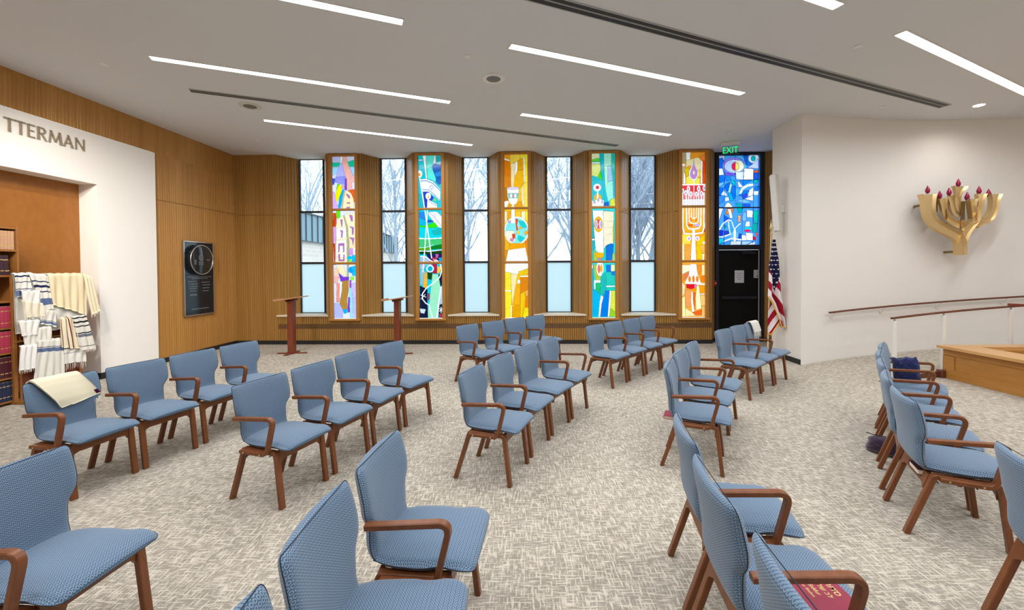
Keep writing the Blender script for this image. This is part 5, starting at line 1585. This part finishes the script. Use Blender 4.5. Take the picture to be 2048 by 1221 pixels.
def pouch(name, T, w, h, th, c1, c2, lb, cat, slump=.0):
    r0 = empty(name); r0.matrix_world = T; tag(r0, lb, cat); m = MB(); nu, nv = 22, 22; V = []; F = []; C = []
    for sg in (1, -1):
        for j in range(nv+1):
            for i in range(nu+1):
                u, v = i/nu*2-1, j/nv*2-1; b = ((1-abs(u)**3.2)*(1-abs(v)**3.2))**.5 if abs(u) < 1 and abs(v) < 1 else 0
                wr = .006*math.sin(u*7+v*4)+.004*math.sin(v*13-u*5)
                V.append((u*w/2*(1-.05*v*v)+.01*math.sin(v*3), sg*(th/2*b+abs(wr)*b), (v+1)/2*h*(1-slump*u*u)+.008*math.sin(u*6)*(v > 0)))
    k = (nu+1)*(nv+1)
    for s_ in (0, 1):
        for j in range(nv):
            for i in range(nu):
                f = [s_*k+j*(nu+1)+i, s_*k+j*(nu+1)+i+1, s_*k+(j+1)*(nu+1)+i+1, s_*k+(j+1)*(nu+1)+i]; F.append(f if s_ else f[::-1]); C.append(c1 if (i+j) % 9 else c2)
    m.add(V, F); m.col = C; m.build('body', M['velvet'] if 'velvet' in M else M['cloth'], r0, smooth=True)
    m = MB(); m.tube([(w*.5*math.cos(t), 0, h*.97+.004*math.sin(5*t)) for t in [PI*i/16 for i in range(17)]], .004, 6); m.build('zip_edge', M['piping'], r0, smooth=True)
    return r0
M['velvet'] = attr_mat('velvet'); bsdf(M['velvet']).inputs['Sheen Weight'].default_value = .6
pouch('shawl_bag', chair_xf('P1') @ Matrix.Translation((.02,.02,.462)) @ Matrix.Rotation(1.25, 4, 'Z') @ Matrix.Rotation(-.22, 4, 'Y'), .235, .27, .10, lin('141c4c'), lin('26306e'), 'navy velvet shawl bag standing on the farthest platform-row chair', 'bag')
pouch('shawl_bag', Matrix.Translation((3.36,3.83,.0)) @ Matrix.Rotation(-.9, 4, 'Z'), .34, .16, .16, lin('2e1c34'), lin('3c2846'), 'dark purple cloth bag on the carpet under the platform row', 'bag', .3)

# ============================================================ OUTSIDE
brick = mat('buff brick', (.62,.56,.50), .9)
tc = N(brick, 'ShaderNodeTexCoord'); bt = N(brick, 'ShaderNodeTexBrick'); bt.inputs['Scale'].default_value = 1.0
bt.inputs['Brick Width'].default_value = .6; bt.inputs['Row Height'].default_value = .2; bt.inputs['Mortar Size'].default_value = .012
bt.inputs['Color1'].default_value = (.60,.53,.47,1); bt.inputs['Color2'].default_value = (.68,.62,.56,1); bt.inputs['Mortar'].default_value = (.75,.73,.70,1)
L(brick, tc.outputs['UV'], bt.inputs['Vector']); L(brick, bt.outputs['Color'], bsdf(brick).inputs['Base Color'])
fas = mat('blue grey metal fascia', (.19,.30,.36), .5); seam = mat('dark seam', (.035,.06,.08), .5)
bd = empty('annex_building', (-10.5, 26, 0)); tag(bd, 'buff brick annex with blue-grey metal fascia outside the left windows', 'building')
m = MB(); y0, y1 = 13-26, 37.2-26
m.quad((0,y0,0),(0,y1,0),(0,y1,3.17),(0,y0,3.17), [(y0,0),(y1,0),(y1,3.17),(y0,3.17)]); m.quad((0,y1,0),(-12,y1,0),(-12,y1,3.17),(0,y1,3.17), [(0,0),(12,0),(12,3.17),(0,3.17)]); m.quad((-12,y0,0),(0,y0,0),(0,y0,3.17),(-12,y0,3.17), [(0,0),(12,0),(12,3.17),(0,3.17)])
m.build('brick_wall', brick, bd)
m = MB(); m.box((-6+.06, (y0+y1)/2, 3.86), (12.1, y1-y0+.2, 1.40)); fo = m.build('metal_fascia', fas, bd)
m = MB()
y = y0
while y < y1: m.box((.13, y, 3.86), (.05, .07, 1.38)); y += .62
m.box((.14,(y0+y1)/2,4.57), (.12, y1-y0+.2, .06)); m.box((.13,(y0+y1)/2,3.17), (.06, y1-y0+.2, .05)); s_o = m.build('seam', seam, fo)
r0 = empty('security_light', (-10.30, 35.9, 3.0)); tag(r0, 'white twin security floodlight on the annex wall', 'floodlight')
m = MB(); m.box((0.05,0,0), (.25,.25,.2), bev=.03); m.build('housing', M['white_plastic'], r0)
for s_ in (-1, 1): m = MB(); m.tube([(.1,s_*.15,-.05),(.45,s_*.32,-.2)], [.12,.2], 12); m.build('lamp_head', M['white_plastic'], r0)

bark = mat('winter bark', (.33,.395,.48), .95)
def tree_mesh(seed, H=12, stems=1, low=2.5):
    R = random.Random(seed); m = MB(); cnt = [0]
    def br(p, d, ln, r, lv):
        n = 3; path = [p]; q = Vector(p); dd = Vector(d)
        for i in range(n):
            dd = (dd+Vector((R.uniform(-1,1), R.uniform(-1,1), R.uniform(-.3,.7)))*.13).normalized(); q = q+dd*ln/n; path.append(q.copy())
        m.tube(path, [max(.010 if lv < 3 else .0065, r*(1-.45*i/n)) for i in range(n+1)], 5 if lv < 2 else 3, False); cnt[0] += 1
        if lv >= 5 or cnt[0] > 5200: return
        k = (R.randint(9,12) if lv == 0 else R.randint(3,4))
        for i in range(k):
            t = (.22 if lv == 0 else .3)+(.78 if lv == 0 else .7)*(i+R.random()*.6)/k; j = min(n-1, int(t*n)); a = path[j].lerp(path[j+1], t*n-j) if t < 1 else path[-1]
            az = R.uniform(0, 2*PI); s_ = R.uniform(.45,.85); side = Vector((math.cos(az), math.sin(az), 0)); nd = (dd*(1-s_*.55)+side*s_+Vector((0,0,.38))).normalized()
            br(a, nd, ln*R.uniform(.42,.66), r*R.uniform(.36,.55), lv+1)
    for s in range(stems):
        az = 2*PI*s/max(1,stems)+.4; lean = .0 if stems == 1 else .30
        br(Vector((.1*math.cos(az)*(stems>1), .1*math.sin(az)*(stems>1), 0)), Vector((math.cos(az)*lean, math.sin(az)*lean, 1)).normalized(), H*.62, .13 if stems == 1 else .09, 0)
    return m
tpro = []
for sd, h, st in ((3,11,1),(11,13,1),(23,12,1),(31,9,4),(44,14,1)):
    m = tree_mesh(sd, h, st); r0 = empty('bare_tree'); m.build('trunk_and_branches', bark, r0); tpro.append(r0)
TP = [(-20.5,43,1,1.2,.4),(-23,48,2,1.3,1.4),(-12.4,44,0,1.1,2.2),(-8.2,44,0,1.1,0),(-9.6,40,1,.8,1),(-7.6,27,1,1,2),(-6.4,38,2,1.1,0.5),(-4.6,31,0,1.0,3),(-3.1,24,2,.9,1.2),(-2.2,36,4,1.0,2.2),(-.2,30,1,1.0,.3),(.9,22,0,.85,2.8),(3.4,25,2,1.0,.9),(4.6,30,1,1.05,2.4),(5.0,17,3,1.0,.2),(6.8,24,4,1,1.9),(8.6,32,2,1.2,3.3),(9.4,22,0,1.0,.7),(-14,47,4,1.2,0),(-11.2,52,2,1.2,2),(-5.6,50,4,1.3,1.1),(4.3,15.5,3,.8,2.0)]
used = set()
for i, (x, y, k, s_, rz) in enumerate(TP):
    r0 = tpro[k] if k not in used else copy_tree(tpro[k]); used.add(k); r0.location = (x, y, -.11); r0.rotation_euler = (0,0,rz); r0.scale = (s_,)*3
    tag(r0, 'bare winter tree with fine twigs outside, seen through the clear window panes', 'tree', 'bare trees beyond the windows')

# ============================================================ CAMERA
cd = bpy.data.cameras.new('camera'); cam = bpy.data.objects.new('camera', cd); COL.objects.link(cam); SC.camera = cam
FPX, PIT, ROL, HH, CX, CY = 853.513, -.0169, .0059, 1.6958, 1034.006, 554.685
cd.sensor_fit = 'HORIZONTAL'; cd.sensor_width = 36; cd.lens = 36*FPX/2048
cd.shift_x = (1024-CX)/2048; cd.shift_y = (CY-610.5)/2048; cd.clip_start = .05; cd.clip_end = 400
Rv = Vector((1,0,0)); Fv = Vector((0, math.cos(PIT), math.sin(PIT))); Uv = Vector((0, -math.sin(PIT), math.cos(PIT)))
R2 = Rv*math.cos(ROL)-Uv*math.sin(ROL); U2 = Rv*math.sin(ROL)+Uv*math.cos(ROL)
Mx = Matrix(((R2.x,U2.x,-Fv.x,0),(R2.y,U2.y,-Fv.y,0),(R2.z,U2.z,-Fv.z,HH),(0,0,0,1))); cam.matrix_world = Mx
vs = SC.view_settings; vs.view_transform = 'Standard'; vs.look = 'None'; vs.gamma = 1.0; vs.use_curve_mapping = False; vs.exposure = 0.06
cy = SC.cycles; cy.use_denoising = True; cy.max_bounces = 10; cy.diffuse_bounces = 6; cy.glossy_bounces = 4; cy.transmission_bounces = 6; cy.transparent_max_bounces = 12; cy.sample_clamp_indirect = 6; cy.caustics_reflective = False; cy.caustics_refractive = False
